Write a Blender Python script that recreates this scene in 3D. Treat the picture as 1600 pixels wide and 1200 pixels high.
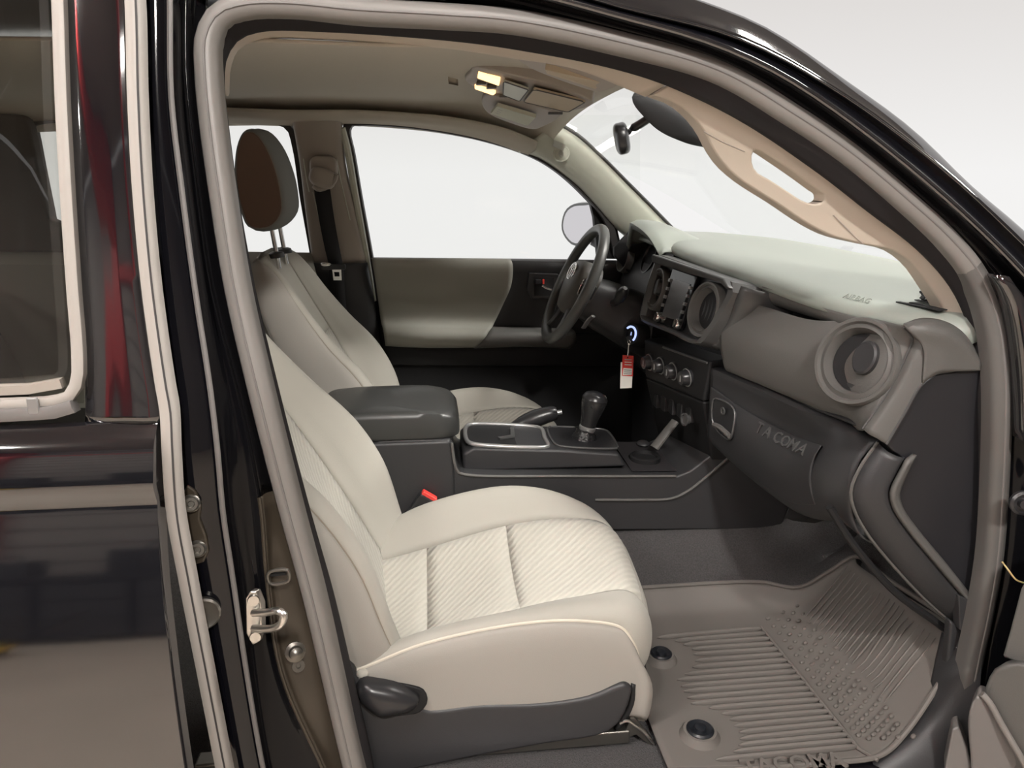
import bpy, bmesh, math, random
from mathutils import Vector, Matrix
random.seed(4)
for o in list(bpy.data.objects): bpy.data.objects.remove(o)
S = bpy.context.scene
COL = S.collection
# ------------------------------------------------------------------ camera
F = 1150.0; YAW = math.radians(6.2); PIT = math.radians(16.0); CAM = Vector((0, -1.05, 1.5))
cd = bpy.data.cameras.new('camera'); cam = bpy.data.objects.new('camera', cd); COL.objects.link(cam)
cd.sensor_width = 36.0; cd.lens = 36.0 * F / 1600.0; cd.clip_start = 0.02
cam.location = CAM; cam.rotation_euler = (math.pi / 2 - PIT, 0, -YAW); S.camera = cam
# ------------------------------------------------------------------ world: plain white studio surround, a touch greyer overhead
w = bpy.data.worlds.new('studio_white'); S.world = w; w.use_nodes = True
nt = w.node_tree; nt.nodes.clear()
wo = nt.nodes.new('ShaderNodeOutputWorld'); bg = nt.nodes.new('ShaderNodeBackground')
tc = nt.nodes.new('ShaderNodeTexCoord'); sx = nt.nodes.new('ShaderNodeSeparateXYZ'); rmp = nt.nodes.new('ShaderNodeValToRGB')
nt.links.new(tc.outputs['Generated'], sx.inputs[0]); nt.links.new(sx.outputs['Z'], rmp.inputs[0])
rmp.color_ramp.elements[0].position = 0.0; rmp.color_ramp.elements[0].color = (.905, .895, .885, 1)
rmp.color_ramp.elements[1].position = 0.22; rmp.color_ramp.elements[1].color = (.72, .69, .67, 1)
nt.links.new(rmp.outputs[0], bg.inputs[0]); bg.inputs[1].default_value = 1.0
nt.links.new(bg.outputs[0], wo.inputs[0])
# ------------------------------------------------------------------ colour management
vs = S.view_settings; vs.view_transform = 'Standard'; vs.look = 'None'; vs.gamma = 1.0; vs.use_curve_mapping = False
vs.exposure = 0.0

# ------------------------------------------------------------------ pixel -> place at a known depth
fw = Vector((math.sin(YAW) * math.cos(PIT), math.cos(YAW) * math.cos(PIT), -math.sin(PIT)))
rt = Vector((math.cos(YAW), -math.sin(YAW), 0)); upv = rt.cross(fw)
def ray(u, v): return fw + rt * ((u - 800) / F) + upv * ((600 - v) / F)
def hit(u, v, val, ax):
    d = ray(u, v); return CAM + d * ((val - CAM[ax]) / d[ax])
def P(u, v, y): return hit(u, v, y, 1)
def PX(u, v, x): return hit(u, v, x, 0)
def PZ(u, v, z): return hit(u, v, z, 2)
def side(z): return 0.22 * max(0.0, z - 1.15)          # the glasshouse leans inwards above the belt line
def PN(u, v, off=0.0):                                 # on the near body side
    p = P(u, v, off)
    for _ in range(6): p = P(u, v, side(p.z) + off)
    return p
def PF(u, v, off=0.0):                                 # on the far body side
    p = P(u, v, 1.44 + off)
    for _ in range(6): p = P(u, v, 1.44 - side(p.z) + off)
    return p
V = Vector
def hitp(u, v, c, n):                                  # on a plane through c
    d = ray(u, v); return CAM + d * ((V(c) - CAM).dot(V(n)) / d.dot(V(n)))
def proj(p):
    q = p - CAM; z = q.dot(fw); return 800 + F * q.dot(rt) / z, 600 - F * q.dot(upv) / z
def nearest(pts, u, v):                                # the sample of a surface that the photograph shows at (u, v)
    return min(pts, key=lambda p: (proj(p)[0] - u) ** 2 + (proj(p)[1] - v) ** 2)

# ------------------------------------------------------------------ objects
WORLD = {}
def setp(o, label=None, cat=None, group=None, kind=None):
    if label: o['label'] = label
    if cat: o['category'] = cat
    if group: o['group'] = group
    if kind: o['kind'] = kind
    return o
def thing(name, label, cat, loc, group=None, kind=None):
    o = bpy.data.objects.new(name, None); COL.objects.link(o); o.empty_display_size = .05
    o.location = V(loc); WORLD[o] = V(loc); setp(o, label, cat, group, kind); return o
def obj(name, bm, mat, parent=None, smooth=40, label=None, cat=None, group=None, kind=None, bevel=0, bseg=2, solid=0, soff=0, sub=0, weld=False):
    if weld: bmesh.ops.remove_doubles(bm, verts=bm.verts, dist=1e-5)
    bmesh.ops.recalc_face_normals(bm, faces=bm.faces)
    me = bpy.data.meshes.new(name)
    n = len(bm.verts)
    lo = V((min(v.co.x for v in bm.verts), min(v.co.y for v in bm.verts), min(v.co.z for v in bm.verts)))
    hi = V((max(v.co.x for v in bm.verts), max(v.co.y for v in bm.verts), max(v.co.z for v in bm.verts)))
    c = (lo + hi) / 2
    if parent is None: c.z = lo.z
    for v in bm.verts: v.co -= c
    if smooth:
        for f in bm.faces: f.smooth = True
        a = math.radians(smooth)
        for e in bm.edges:
            if len(e.link_faces) == 2 and e.calc_face_angle(0) > a: e.smooth = False
    bm.to_mesh(me); bm.free()
    o = bpy.data.objects.new(name, me); COL.objects.link(o)
    if mat: me.materials.append(mat)
    o.location = c - (WORLD[parent] if parent else V((0, 0, 0))); WORLD[o] = c
    if parent: o.parent = parent
    if sub:
        m = o.modifiers.new('s', 'SUBSURF'); m.levels = sub; m.render_levels = sub
    if solid:
        m = o.modifiers.new('t', 'SOLIDIFY'); m.thickness = solid; m.offset = soff
    if bevel:
        m = o.modifiers.new('b', 'BEVEL'); m.width = bevel; m.segments = bseg; m.limit_method = 'ANGLE'; m.angle_limit = math.radians(35); m.harden_normals = True
    setp(o, label, cat, group, kind); return o
def dup(o, delta, parent=None):
    c = o.copy(); COL.objects.link(c); c.location = o.location + V(delta); WORLD[c] = WORLD[o] + V(delta)
    if parent: c.parent = parent
    return c

# ------------------------------------------------------------------ mesh builders
def crs(pts, n, closed=False):
    """Catmull-Rom resample of a list of Vectors to n points, even in chord length."""
    pts = [V(p) for p in pts]; m = len(pts)
    if m == 2: return [pts[0].lerp(pts[1], i / (n - 1)) for i in range(n)]
    dense = []; segs = m if closed else m - 1
    for i in range(segs):
        p1, p2 = pts[i], pts[(i + 1) % m]
        p0 = pts[i - 1] if (closed or i > 0) else p1 * 2 - p2
        p3 = pts[(i + 2) % m] if (closed or i + 2 < m) else p2 * 2 - p1
        d1 = max((p2 - p1).length, 1e-6) ** .5; d0 = max((p1 - p0).length, 1e-6) ** .5; d2 = max((p3 - p2).length, 1e-6) ** .5
        t0 = 0; t1 = d0; t2 = t1 + d1; t3 = t2 + d2
        for k in range(16):
            t = t1 + (t2 - t1) * k / 16
            A1 = p0 * ((t1 - t) / (t1 - t0)) + p1 * ((t - t0) / (t1 - t0)); A2 = p1 * ((t2 - t) / (t2 - t1)) + p2 * ((t - t1) / (t2 - t1)); A3 = p2 * ((t3 - t) / (t3 - t2)) + p3 * ((t - t2) / (t3 - t2))
            B1 = A1 * ((t2 - t) / (t2 - t0)) + A2 * ((t - t0) / (t2 - t0)); B2 = A2 * ((t3 - t) / (t3 - t1)) + A3 * ((t - t1) / (t3 - t1))
            dense.append(B1 * ((t2 - t) / (t2 - t1)) + B2 * ((t - t1) / (t2 - t1)))
    dense.append(pts[0].copy() if closed else pts[-1].copy())
    L = [0]
    for a, b in zip(dense, dense[1:]): L.append(L[-1] + (b - a).length)
    out = []; j = 0; N = n if not closed else n + 1
    for i in range(N):
        s = L[-1] * i / (N - 1)
        while j < len(L) - 2 and L[j + 1] < s: j += 1
        seg = L[j + 1] - L[j]
        out.append(dense[j].lerp(dense[j + 1], (s - L[j]) / seg if seg > 1e-9 else 0))
    return out[:n]
def grid(rows, cu=False, cv=False, bm=None, cap=False):
    """quads between rows of points; cu closes each row, cv closes the last row to the first; cap fills the row ends"""
    bm = bm or bmesh.new(); R = [[bm.verts.new(p) for p in r] for r in rows]
    nr = len(R); nc = len(R[0])
    for i in range(nr if cv else nr - 1):
        a = R[i]; b = R[(i + 1) % nr]
        for j in range(nc if cu else nc - 1):
            k = (j + 1) % nc
            try: bm.faces.new((a[j], a[k], b[k], b[j]))
            except ValueError: pass
    if cap:
        for r in (R[0], R[-1]):
            try: bm.faces.new(r)
            except ValueError: pass
    return bm
def surf(rows, nu, nv, **k):
    """smooth surface through a coarse net of points"""
    r1 = [crs(r, nu) for r in rows]
    cols = [crs([r[j] for r in r1], nv) for j in range(nu)]
    return grid([[cols[j][i] for j in range(nu)] for i in range(nv)], **k)
def surf_pts(rows, nu, nv):
    r1 = [crs(r, nu) for r in rows]; cols = [crs([r[j] for r in r1], nv) for j in range(nu)]
    return [[cols[j][i] for j in range(nu)] for i in range(nv)]
def frames(path, closed=False, up=None):
    n = len(path); T = []
    for i in range(n):
        a = path[i - 1] if (i or closed) else path[0]; b = path[(i + 1) % n] if (i < n - 1 or closed) else path[-1]
        T.append((b - a).normalized())
    if up is None:
        up = V((0, 0, 1)) if abs(T[0].z) < .9 else V((1, 0, 0))
    N = []; prev = None
    for t in T:
        if prev is None: q = up - t * up.dot(t)
        else: q = prev - t * prev.dot(t)
        if q.length < 1e-6: q = t.orthogonal()
        q.normalize(); N.append(q); prev = q
    return T, N, [t.cross(q) for t, q in zip(T, N)]
def fixed_frames(path, up, closed=False):
    n = len(path); T = []
    for i in range(n):
        a = path[i - 1] if (i or closed) else path[0]; b = path[(i + 1) % n] if (i < n - 1 or closed) else path[-1]
        T.append((b - a).normalized())
    N = []
    for t in T:
        q = V(up) - t * V(up).dot(t); q.normalize(); N.append(q)
    return T, N, [t.cross(q) for t, q in zip(T, N)]
def tube(path, r, n=10, closed=False, bm=None, flat=1.0, up=None):
    path = [V(p) for p in path]; T, N, B = frames(path, closed, up); rows = []
    for i, p in enumerate(path):
        rr = r[i] if isinstance(r, (list, tuple)) else r
        rows.append([p + N[i] * (math.cos(a) * rr * flat) + B[i] * (math.sin(a) * rr) for a in [2 * math.pi * k / n for k in range(n)]])
    return grid(rows, cu=True, cv=closed, bm=bm, cap=not closed)
def sweep(path, prof, up, closed=False, bm=None, open_prof=False):
    """profile points (a, b): a along up made square to the path, b along path x up"""
    T, N, B = fixed_frames(path, up, closed)
    rows = [[p + N[i] * a + B[i] * b for a, b in prof] for i, p in enumerate(path)]
    return grid(rows, cu=not open_prof, cv=closed, bm=bm, cap=(not closed and not open_prof))
def plate(outline, ext, holes=(), bm=None):
    """filled outline (list of Vectors) extruded by vector ext, with holes"""
    bm = bm or bmesh.new(); edges = []; loops = []
    for L in [outline] + list(holes):
        vs_ = [bm.verts.new(p) for p in L]; loops.append(vs_)
        for i in range(len(vs_)): edges.append(bm.edges.new((vs_[i], vs_[(i + 1) % len(vs_)])))
    if holes: r = bmesh.ops.triangle_fill(bm, use_beauty=True, use_dissolve=False, edges=edges); fs = [g for g in r['geom'] if isinstance(g, bmesh.types.BMFace)]
    else: fs = [bm.faces.new(loops[0])]
    r = bmesh.ops.extrude_face_region(bm, geom=fs, use_keep_orig=True)
    nv = [g for g in r['geom'] if isinstance(g, bmesh.types.BMVert)]
    bmesh.ops.translate(bm, verts=nv, vec=V(ext)); return bm
def box(c, s, M=None, bm=None):
    bm = bm or bmesh.new(); c = V(c); M = M or Matrix.Identity(3); vs_ = []
    for x in (-.5, .5):
        for y in (-.5, .5):
            for z in (-.5, .5): vs_.append(bm.verts.new(c + M @ V((x * s[0], y * s[1], z * s[2]))))
    for f in ((0, 1, 3, 2), (4, 6, 7, 5), (0, 4, 5, 1), (2, 3, 7, 6), (0, 2, 6, 4), (1, 5, 7, 3)): bm.faces.new([vs_[i] for i in f])
    return bm
def basis(n, up=(0, 0, 1)):
    n = V(n).normalized()
    if abs(n.dot(V(up))) > .97: up = (0, 1, 0)
    b = V(up) - n * V(up).dot(n); b.normalize(); a = b.cross(n); return a, b, n      # right, up, out
def lathe(c, n, prof, seg=32, up=(0, 0, 1), bm=None, sx=1.0):
    """prof: list of (radius, height along n)"""
    a, b, n = basis(n, up); c = V(c); bm = bm or bmesh.new(); rows = []
    for r, h in prof:
        r = max(r, 1e-4)
        rows.append([c + a * (math.cos(t) * r * sx) + b * (math.sin(t) * r) + n * h for t in [2 * math.pi * k / seg for k in range(seg)]])
    grid(rows, cu=True, bm=bm, cap=True); return bm
def ellipsoid(c, r, M=None, nu=20, nv=12, p=2.0, bm=None):
    c = V(c); M = M or Matrix.Identity(3); rows = []
    def sp(x): return math.copysign(abs(x) ** (2 / p), x)
    for i in range(1, nv):
        ph = math.pi * i / nv - math.pi / 2
        rows.append([c + M @ V((r[0] * sp(math.cos(ph)) * sp(math.cos(t)), r[1] * sp(math.cos(ph)) * sp(math.sin(t)), r[2] * sp(math.sin(ph)))) for t in [2 * math.pi * k / nu for k in range(nu)]])
    bm = grid(rows, cu=True, bm=bm, cap=True); return bm
def text_bm(s, c, a, b, size, depth=.001, align='CENTER', bold=0, space=1.0):
    """lettering lying in the plane spanned by a (reading direction) and b (up)"""
    cu = bpy.data.curves.new('lettering', 'FONT'); cu.body = s; cu.size = size; cu.extrude = depth; cu.align_x = align; cu.align_y = 'CENTER'; cu.offset = bold; cu.space_character = space; cu.resolution_u = 2
    o = bpy.data.objects.new('lettering', cu); COL.objects.link(o)
    dg = bpy.context.evaluated_depsgraph_get(); me = bpy.data.meshes.new_from_object(o.evaluated_get(dg))
    a = V(a).normalized(); b = V(b); b = (b - a * b.dot(a)).normalized(); n = a.cross(b)
    bm = bmesh.new(); bm.from_mesh(me)
    for v in bm.verts: v.co = V(c) + a * v.co.x + b * v.co.y + n * v.co.z
    bpy.data.objects.remove(o); bpy.data.meshes.remove(me); bpy.data.curves.remove(cu); return bm
def pl(f, pts, *k): return [f(p[0], p[1], *(p[2:] if len(p) > 2 else k)) for p in pts]

# ------------------------------------------------------------------ materials
def mat(name, col, rough=.5, metal=0, spec=.5, coat=0, bump=None, var=0, vscale=20, sheen=0, ior=None):
    m = bpy.data.materials.new(name); m.use_nodes = True; t = m.node_tree; b = t.nodes['Principled BSDF']
    b.inputs['Base Color'].default_value = (*col, 1); b.inputs['Roughness'].default_value = rough; b.inputs['Metallic'].default_value = metal
    b.inputs['Specular IOR Level'].default_value = spec; b.inputs['Coat Weight'].default_value = coat; b.inputs['Coat Roughness'].default_value = .03
    if ior: b.inputs['IOR'].default_value = ior
    if sheen: b.inputs['Sheen Weight'].default_value = sheen
    co = None
    if bump or var:
        co = t.nodes.new('ShaderNodeTexCoord')
    if var:
        n = t.nodes.new('ShaderNodeTexNoise'); n.inputs['Scale'].default_value = vscale; n.inputs['Detail'].default_value = 6
        t.links.new(co.outputs['Object'], n.inputs['Vector'])
        mx = t.nodes.new('ShaderNodeMix'); mx.data_type = 'RGBA'
        mx.inputs['A'].default_value = (*[c * (1 - var) for c in col], 1); mx.inputs['B'].default_value = (*[min(1, c * (1 + var)) for c in col], 1)
        t.links.new(n.outputs['Fac'], mx.inputs['Factor']); t.links.new(mx.outputs['Result'], b.inputs['Base Color'])
    if bump:
        kind, sc, st, dist = bump
        bn = t.nodes.new('ShaderNodeBump'); bn.inputs['Strength'].default_value = st; bn.inputs['Distance'].default_value = dist
        if kind == 'noise':
            n = t.nodes.new('ShaderNodeTexNoise'); n.inputs['Scale'].default_value = sc; n.inputs['Detail'].default_value = 3; t.links.new(co.outputs['Object'], n.inputs['Vector']); t.links.new(n.outputs['Fac'], bn.inputs['Height'])
        elif kind == 'vor':
            n = t.nodes.new('ShaderNodeTexVoronoi'); n.inputs['Scale'].default_value = sc; t.links.new(co.outputs['Object'], n.inputs['Vector']); t.links.new(n.outputs['Distance'], bn.inputs['Height'])
        t.links.new(bn.outputs[0], b.inputs['Normal'])
    return m
def rib_mat(name, col, direction, period, st=.6):
    """woven cloth with slanting quilted ribs"""
    m = mat(name, col, .85, spec=.2, sheen=.15); t = m.node_tree; b = t.nodes['Principled BSDF']
    co = t.nodes.new('ShaderNodeTexCoord'); mp = t.nodes.new('ShaderNodeVectorMath'); mp.operation = 'DOT_PRODUCT'; mp.inputs[1].default_value = direction
    ns = t.nodes.new('ShaderNodeTexNoise'); ns.inputs['Scale'].default_value = 90; ns.inputs['Detail'].default_value = 1
    t.links.new(co.outputs['Object'], mp.inputs[0]); t.links.new(co.outputs['Object'], ns.inputs['Vector'])
    mu = t.nodes.new('ShaderNodeMath'); mu.operation = 'MULTIPLY_ADD'; mu.inputs[1].default_value = 2 * math.pi / period
    n2 = t.nodes.new('ShaderNodeMath'); n2.operation = 'MULTIPLY'; n2.inputs[1].default_value = 2.6
    t.links.new(ns.outputs['Fac'], n2.inputs[0]); t.links.new(mp.outputs['Value'], mu.inputs[0]); t.links.new(n2.outputs[0], mu.inputs[2])
    si = t.nodes.new('ShaderNodeMath'); si.operation = 'SINE'; t.links.new(mu.outputs[0], si.inputs[0])
    bn = t.nodes.new('ShaderNodeBump'); bn.inputs['Strength'].default_value = st; bn.inputs['Distance'].default_value = .0016
    t.links.new(si.outputs[0], bn.inputs['Height']); t.links.new(bn.outputs[0], b.inputs['Normal'])
    mx = t.nodes.new('ShaderNodeMix'); mx.data_type = 'RGBA'; mx.inputs['A'].default_value = (*[c * .93 for c in col], 1); mx.inputs['B'].default_value = (*[c * 1.05 for c in col], 1)
    ma = t.nodes.new('ShaderNodeMapRange'); ma.inputs['From Min'].default_value = -1; t.links.new(si.outputs[0], ma.inputs['Value'])
    t.links.new(ma.outputs[0], mx.inputs['Factor']); t.links.new(mx.outputs['Result'], b.inputs['Base Color'])
    return m
def glass(name, tint, refl=1.0, f0=.012, gz=.15):
    """thin pane: light passes straight through, the surface mirrors by Fresnel"""
    m = bpy.data.materials.new(name); m.use_nodes = True; t = m.node_tree; t.nodes.clear()
    o = t.nodes.new('ShaderNodeOutputMaterial'); mix = t.nodes.new('ShaderNodeMixShader'); tr = t.nodes.new('ShaderNodeBsdfTransparent'); gl = t.nodes.new('ShaderNodeBsdfGlossy'); lw = t.nodes.new('ShaderNodeLayerWeight'); pw = t.nodes.new('ShaderNodeMath'); pw.operation = 'POWER'; pw.inputs[1].default_value = 5.0; fr = t.nodes.new('ShaderNodeMath'); fr.operation = 'MULTIPLY_ADD'; fr.inputs[1].default_value = gz; fr.inputs[2].default_value = f0
    t.links.new(lw.outputs['Facing'], pw.inputs[0]); t.links.new(pw.outputs[0], fr.inputs[0])
    tr.inputs[0].default_value = (*tint, 1); gl.inputs['Roughness'].default_value = .01; gl.inputs[0].default_value = (refl, refl, refl, 1)
    t.links.new(fr.outputs[0], mix.inputs[0]); t.links.new(tr.outputs[0], mix.inputs[1]); t.links.new(gl.outputs[0], mix.inputs[2]); t.links.new(mix.outputs[0], o.inputs[0]); return m
def emit(name, col, st):
    m = bpy.data.materials.new(name); m.use_nodes = True; t = m.node_tree; b = t.nodes['Principled BSDF']
    b.inputs['Base Color'].default_value = (*col, 1); b.inputs['Emission Color'].default_value = (*col, 1); b.inputs['Emission Strength'].default_value = st; return m

M_paint = mat('black_paint', (.006, .006, .008), .06, ior=2.3)
M_jamb = mat('black_jamb_paint', (.004, .004, .005), .12, ior=1.3, bump=('noise', 25, .10, .003))
M_pillar = mat('black_pillar_paint', (.004, .004, .006), .07, ior=1.5)
M_rubl = mat('pale_grey_rubber', (.34, .315, .29), .45, spec=.4)
M_jambrefl = mat('dusty_jamb_paint', (.045, .036, .026), .3, spec=.5, var=.35, vscale=9)  # brown floor reflection on black paint, put into the base colour
M_rub = mat('grey_rubber', (.205, .193, .182), .42, spec=.35, bump=('noise', 60, .05, .002))
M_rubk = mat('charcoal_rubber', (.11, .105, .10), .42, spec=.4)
M_rubd = mat('dark_rubber', (.045, .042, .042), .6, spec=.3)
M_rubm = mat('mid_grey_rubber', (.16, .15, .145), .5, spec=.4)
M_flock = mat('flocked_seal', (.028, .026, .028), .8, spec=.2)
M_head = mat('headliner_cloth', (.50, .465, .40), .95, spec=.1, bump=('noise', 900, .2, .001))
M_door = mat('door_insert_vinyl', (.27, .265, .235), .5, spec=.35)
M_trim = mat('beige_trim_plastic', (.55, .485, .41), .55, spec=.35, bump=('noise', 700, .12, .0006))
M_trimg = mat('stone_trim_plastic', (.53, .545, .47), .5, spec=.4, bump=('noise', 700, .12, .0006))  # green cast of the windshield light is part of this colour
M_trimb = mat('taupe_trim_plastic', (.36, .32, .28), .55, spec=.35)
M_pl = mat('charcoal_plastic', (.031, .031, .033), .46, spec=.45, bump=('vor', 520, .18, .0006))
M_plm = mat('grey_dash_plastic', (.10, .097, .092), .5, spec=.45, bump=('vor', 420, .22, .0007))
M_dtop = mat('dash_top_vinyl', (.26, .285, .255), .40, spec=1.0, bump=('vor', 420, .10, .0006))  # pale green base colour carries the light coming through the windshield
M_pls = mat('satin_black_plastic', (.022, .022, .024), .3, spec=.5)
M_plg = mat('gloss_black_plastic', (.010, .010, .012), .06, spec=.5)
M_pld = mat('matt_black_plastic', (.014, .014, .015), .6, spec=.3)
M_silv = mat('satin_silver_plastic', (.36, .36, .36), .32, metal=.6)
M_bez = mat('graphite_bezel', (.085, .085, .085), .34, spec=.5, metal=.2)
M_chr = mat('chrome', (.85, .85, .84), .12, metal=1)
M_zinc = mat('zinc_steel', (.78, .76, .72), .28, metal=1)
M_bolt = mat('dark_steel', (.22, .21, .19), .35, metal=.9)
M_fab = mat('beige_seat_cloth', (.375, .36, .32), .9, spec=.15, bump=('noise', 800, .25, .001), sheen=.1)
M_fabs = mat('taupe_seat_vinyl', (.315, .298, .272), .75, spec=.25, bump=('noise', 600, .2, .001))
M_head2 = mat('grey_headrest_cloth', (.22, .22, .21), .85, spec=.2)
M_rear = mat('dark_rear_cloth', (.035, .033, .03), .9)
M_head3 = mat('brown_headrest_cloth', (.16, .105, .08), .85, spec=.2)  # shade on the headrest sides, painted as brown cloth
M_rib = rib_mat('ribbed_seat_cloth', (.435, .418, .37), (.70, -.74, .0), .0135, .4)
M_ribb = rib_mat('ribbed_back_cloth', (.37, .355, .315), (.1, -.75, .8), .012, .35)
M_stitch = mat('stitching', (.60, .56, .48), .9, spec=.1)
M_seam = mat('seam_shadow_cloth', (.25, .22, .18), .95, spec=.05)
M_carp = mat('charcoal_carpet', (.088, .085, .086), 1.0, spec=.05, bump=('noise', 500, 1.0, .004), var=.5, vscale=300)
M_mat = mat('grey_rubber_mat', (.145, .133, .122), .62, spec=.3, bump=('noise', 300, .12, .001))
M_matd = mat('black_mat_clip', (.014, .016, .02), .3, spec=.5)
M_belt = mat('black_belt_webbing', (.018, .018, .02), .7, spec=.3, bump=('noise', 500, .3, .001))
M_red = mat('red_button', (.78, .06, .05), .4, spec=.5)
M_white = mat('white_tag', (.80, .78, .72), .6)
M_tagred = mat('red_tag', (.72, .05, .04), .5)
M_print = mat('print_grey', (.40, .40, .36), .7)
M_prdk = mat('dark_print', (.10, .10, .10), .7)
M_lab1 = mat('pale_green_label', (.55, .56, .46), .7)
M_lab2 = mat('tan_label', (.48, .40, .29), .7)
M_glass = glass('clear_glass', (.985, .99, .985))
M_tint = glass('tinted_glass', (.86, .86, .84), f0=.09, gz=.6)
M_mir = mat('mirror_glass', (.8, .8, .82), .02, metal=1)
M_lamp = emit('dome_lamp_lens', (1.0, .62, .28), 2.2)
M_ring = emit('ignition_ring', (.45, .55, .95), 1.2)
M_scr = mat('screen_glass', (.13, .135, .145), .22, spec=.8)  # grey base colour stands in for windows reflected in the dark screen
M_conc = mat('concrete_floor', (.42, .36, .30), .45, spec=.4, var=.18, vscale=1.2)
M_wall = mat('grey_wall_sheet', (.20, .18, .165), .7, var=.08, vscale=1)
M_ceil = mat('brown_ceiling_sheet', (.20, .175, .15), .8, var=.1, vscale=1)
M_frame = mat('red_steel_frame', (.42, .03, .03), .5)
M_ledm = emit('led_panel', (1.0, .93, .84), 9.0)
# ================================================================== GARAGE (behind the camera, mirrored in the black paint)
obj('floor', box((0, -2.2, -.05), (18, 9.4, .1)), M_conc, kind='structure')
wb = box((0, -5.6, 2.1), (18, .1, 4.2)); obj('wall_back', wb, M_wall, kind='structure')
obj('wall_left', box((-8.95, -2.2, 2.1), (.1, 6.7, 4.2)), M_wall, kind='structure')
obj('wall_right', box((8.95, -2.2, 2.1), (.1, 6.7, 4.2)), M_wall, kind='structure')
obj('ceiling', box((0, -1.4, 4.3), (18, 8.3, .1)), M_ceil, kind='structure')
def portal(x, lab):
    t = thing('steel_frame', lab, 'steel frame', (x, -5.4, 0), 'red steel frames of the garage')
    obj('column', box((x, -5.42, 1.95), (.28, .22, 3.9)), M_frame, t, bevel=.01)
    obj('rafter', plate([V((x - .1, -5.5, 3.2)), V((x - .1, -5.5, 4.2)), V((x - .1, 2.4, 4.2)), V((x - .1, 2.4, 3.9)), V((x - .1, -4.4, 3.75))], (.2, 0, 0)), M_frame, t, bevel=.01)
    return t
portal(-3.75, 'red steel frame mirrored at the left edge of the rear door')
portal(-.9, 'red steel frame behind the photographer')
t = thing('roller_door', 'grey roller shutter mirrored in the black rear door', 'roller door', (-2.35, -5.5, 0))
for k in range(12): obj('slat', box((-2.35, -5.5, .13 + k * .25), (2.4, .05, .235)), M_wall, t, bevel=.012)
obj('lintel', box((-2.35, -5.45, 3.1), (2.45, .12, .14)), M_frame, t, bevel=.01)
t = thing('workbench', 'black workbench mirrored low in the rear door', 'workbench', (-2.5, -4.9, 0))
obj('bench_top', box((-2.5, -4.9, .82), (2.0, .6, .06)), M_pld, t, bevel=.008)
for i in range(3):
    c = obj('cabinet', box((-3.15 + i * .65, -4.88, .42), (.62, .52, .72)), M_pld, t, bevel=.01)
    for k in range(3): obj('drawer', box((-3.15 + i * .65, -4.61, .2 + k * .23), (.57, .02, .2)), M_pls, c, bevel=.004)
for x, y, s, m, lab in ((-3.15, -4.9, (.4, .3, .2), M_pls, 'black tool case on the left of the workbench'), (-2.1, -4.9, (.62, .34, .3), M_pld, 'tall black tool case in the middle of the workbench')):
    t = thing('tool_case', lab, 'tool case', (x, y, .85), 'tool cases on the workbench')
    obj('case_body', box((x, y, .85 + s[2] / 2), s), m, t, bevel=.02); obj('carry_handle', tube(crs([V((x - .1, y, .85 + s[2])), V((x - .07, y, .9 + s[2])), V((x + .07, y, .9 + s[2])), V((x + .1, y, .85 + s[2]))], 12), .012), M_pls, t)
t = thing('floor_jack', 'low yellow trolley jack on the garage floor', 'trolley jack', (-3.1, -4.1, 0))
My = mat('yellow_steel', (.75, .48, .03), .4)
obj('chassis', plate([V((-3.5, -4.18, .05)), V((-2.75, -4.18, .05)), V((-2.7, -4.18, .12)), V((-3.25, -4.18, .17)), V((-3.5, -4.18, .13))], (0, .22, 0)), My, t, bevel=.01)
obj('lever', tube([V((-2.75, -4.07, .12)), V((-2.2, -4.07, .5))], .018), M_pld, t)
for x in (-3.4, -2.82):
    for y in (-4.20, -3.94): obj('wheel', lathe((x, y - .02, .06), (0, 1, 0), [(.01, 0), (.055, 0), (.06, .01), (.06, .03), (.055, .04), (.01, .04)], 16), M_pld, t)
# ceiling LED fittings: the light of the scene
def led(x, y, sx, sy, power, lab):
    t = thing('ceiling_light', lab, 'ceiling light', (x, y, 4.1), 'ceiling LED panels of the garage')
    obj('housing', box((x, y, 4.17), (sx + .04, sy + .04, .06)), M_white, t, bevel=.008)
    m = emit('led_%d' % len(bpy.data.materials), (1.0, .965, .92), power / (math.pi * sx * sy)); obj('diffuser', box((x, y, 4.13), (sx, sy, .02)), m, t)
def flood(c, aim, sx, sz, power, lab):
    c = V(c); n = (V(aim) - c).normalized(); a, b, n = basis(n); Mf = Matrix((a, n, b)).transposed()
    t = thing('flood_light', lab, 'flood light', c)
    obj('housing', box(c - n * .05, (sx + .06, .08, sz + .06), Mf), M_pld, t, bevel=.01)
    obj('lens', box(c, (sx, .02, sz), Mf), emit('flood_lens', (1.0, .955, .90), power / (math.pi * sx * sz)), t)
    obj('bracket', tube([c - n * .08, V((c.x, c.y - .1, 4.25))], .02, 8), M_pld, t)
led(2.55, .55, .9, .5, 190, 'LED panel ahead of the windshield')  # added, unseen: brightens dash top and seats through the windshield
flood((5.2, .7, 4.0), (-.2, .72, 1.1), .6, .4, 150, 'flood light under the ceiling ahead of the truck')  # unseen extra lamp, stands in for window light on the seat backs
led(-.95, -1.45, .70, .40, 120, 'LED panel nearly above the photographer')
flood((.5, -3.4, 4.0), (.3, .4, .8), .26, .2, 165, 'flood light under the ceiling aimed at the open door')
led(-3.1, -2.4, .9, .3, 130, 'LED panel above the garage floor on the left')
led(-.4, -4.2, .9, .3, 20, 'LED panel near the back wall')
led(-5.6, -3.6, .9, .3, 150, 'LED panel in the far left corner of the garage')

# ================================================================== TRUCK BODY
T = thing('pickup_truck_body', 'glossy black pickup truck body framing the open front door', 'truck', (0, 0, .3))
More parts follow.
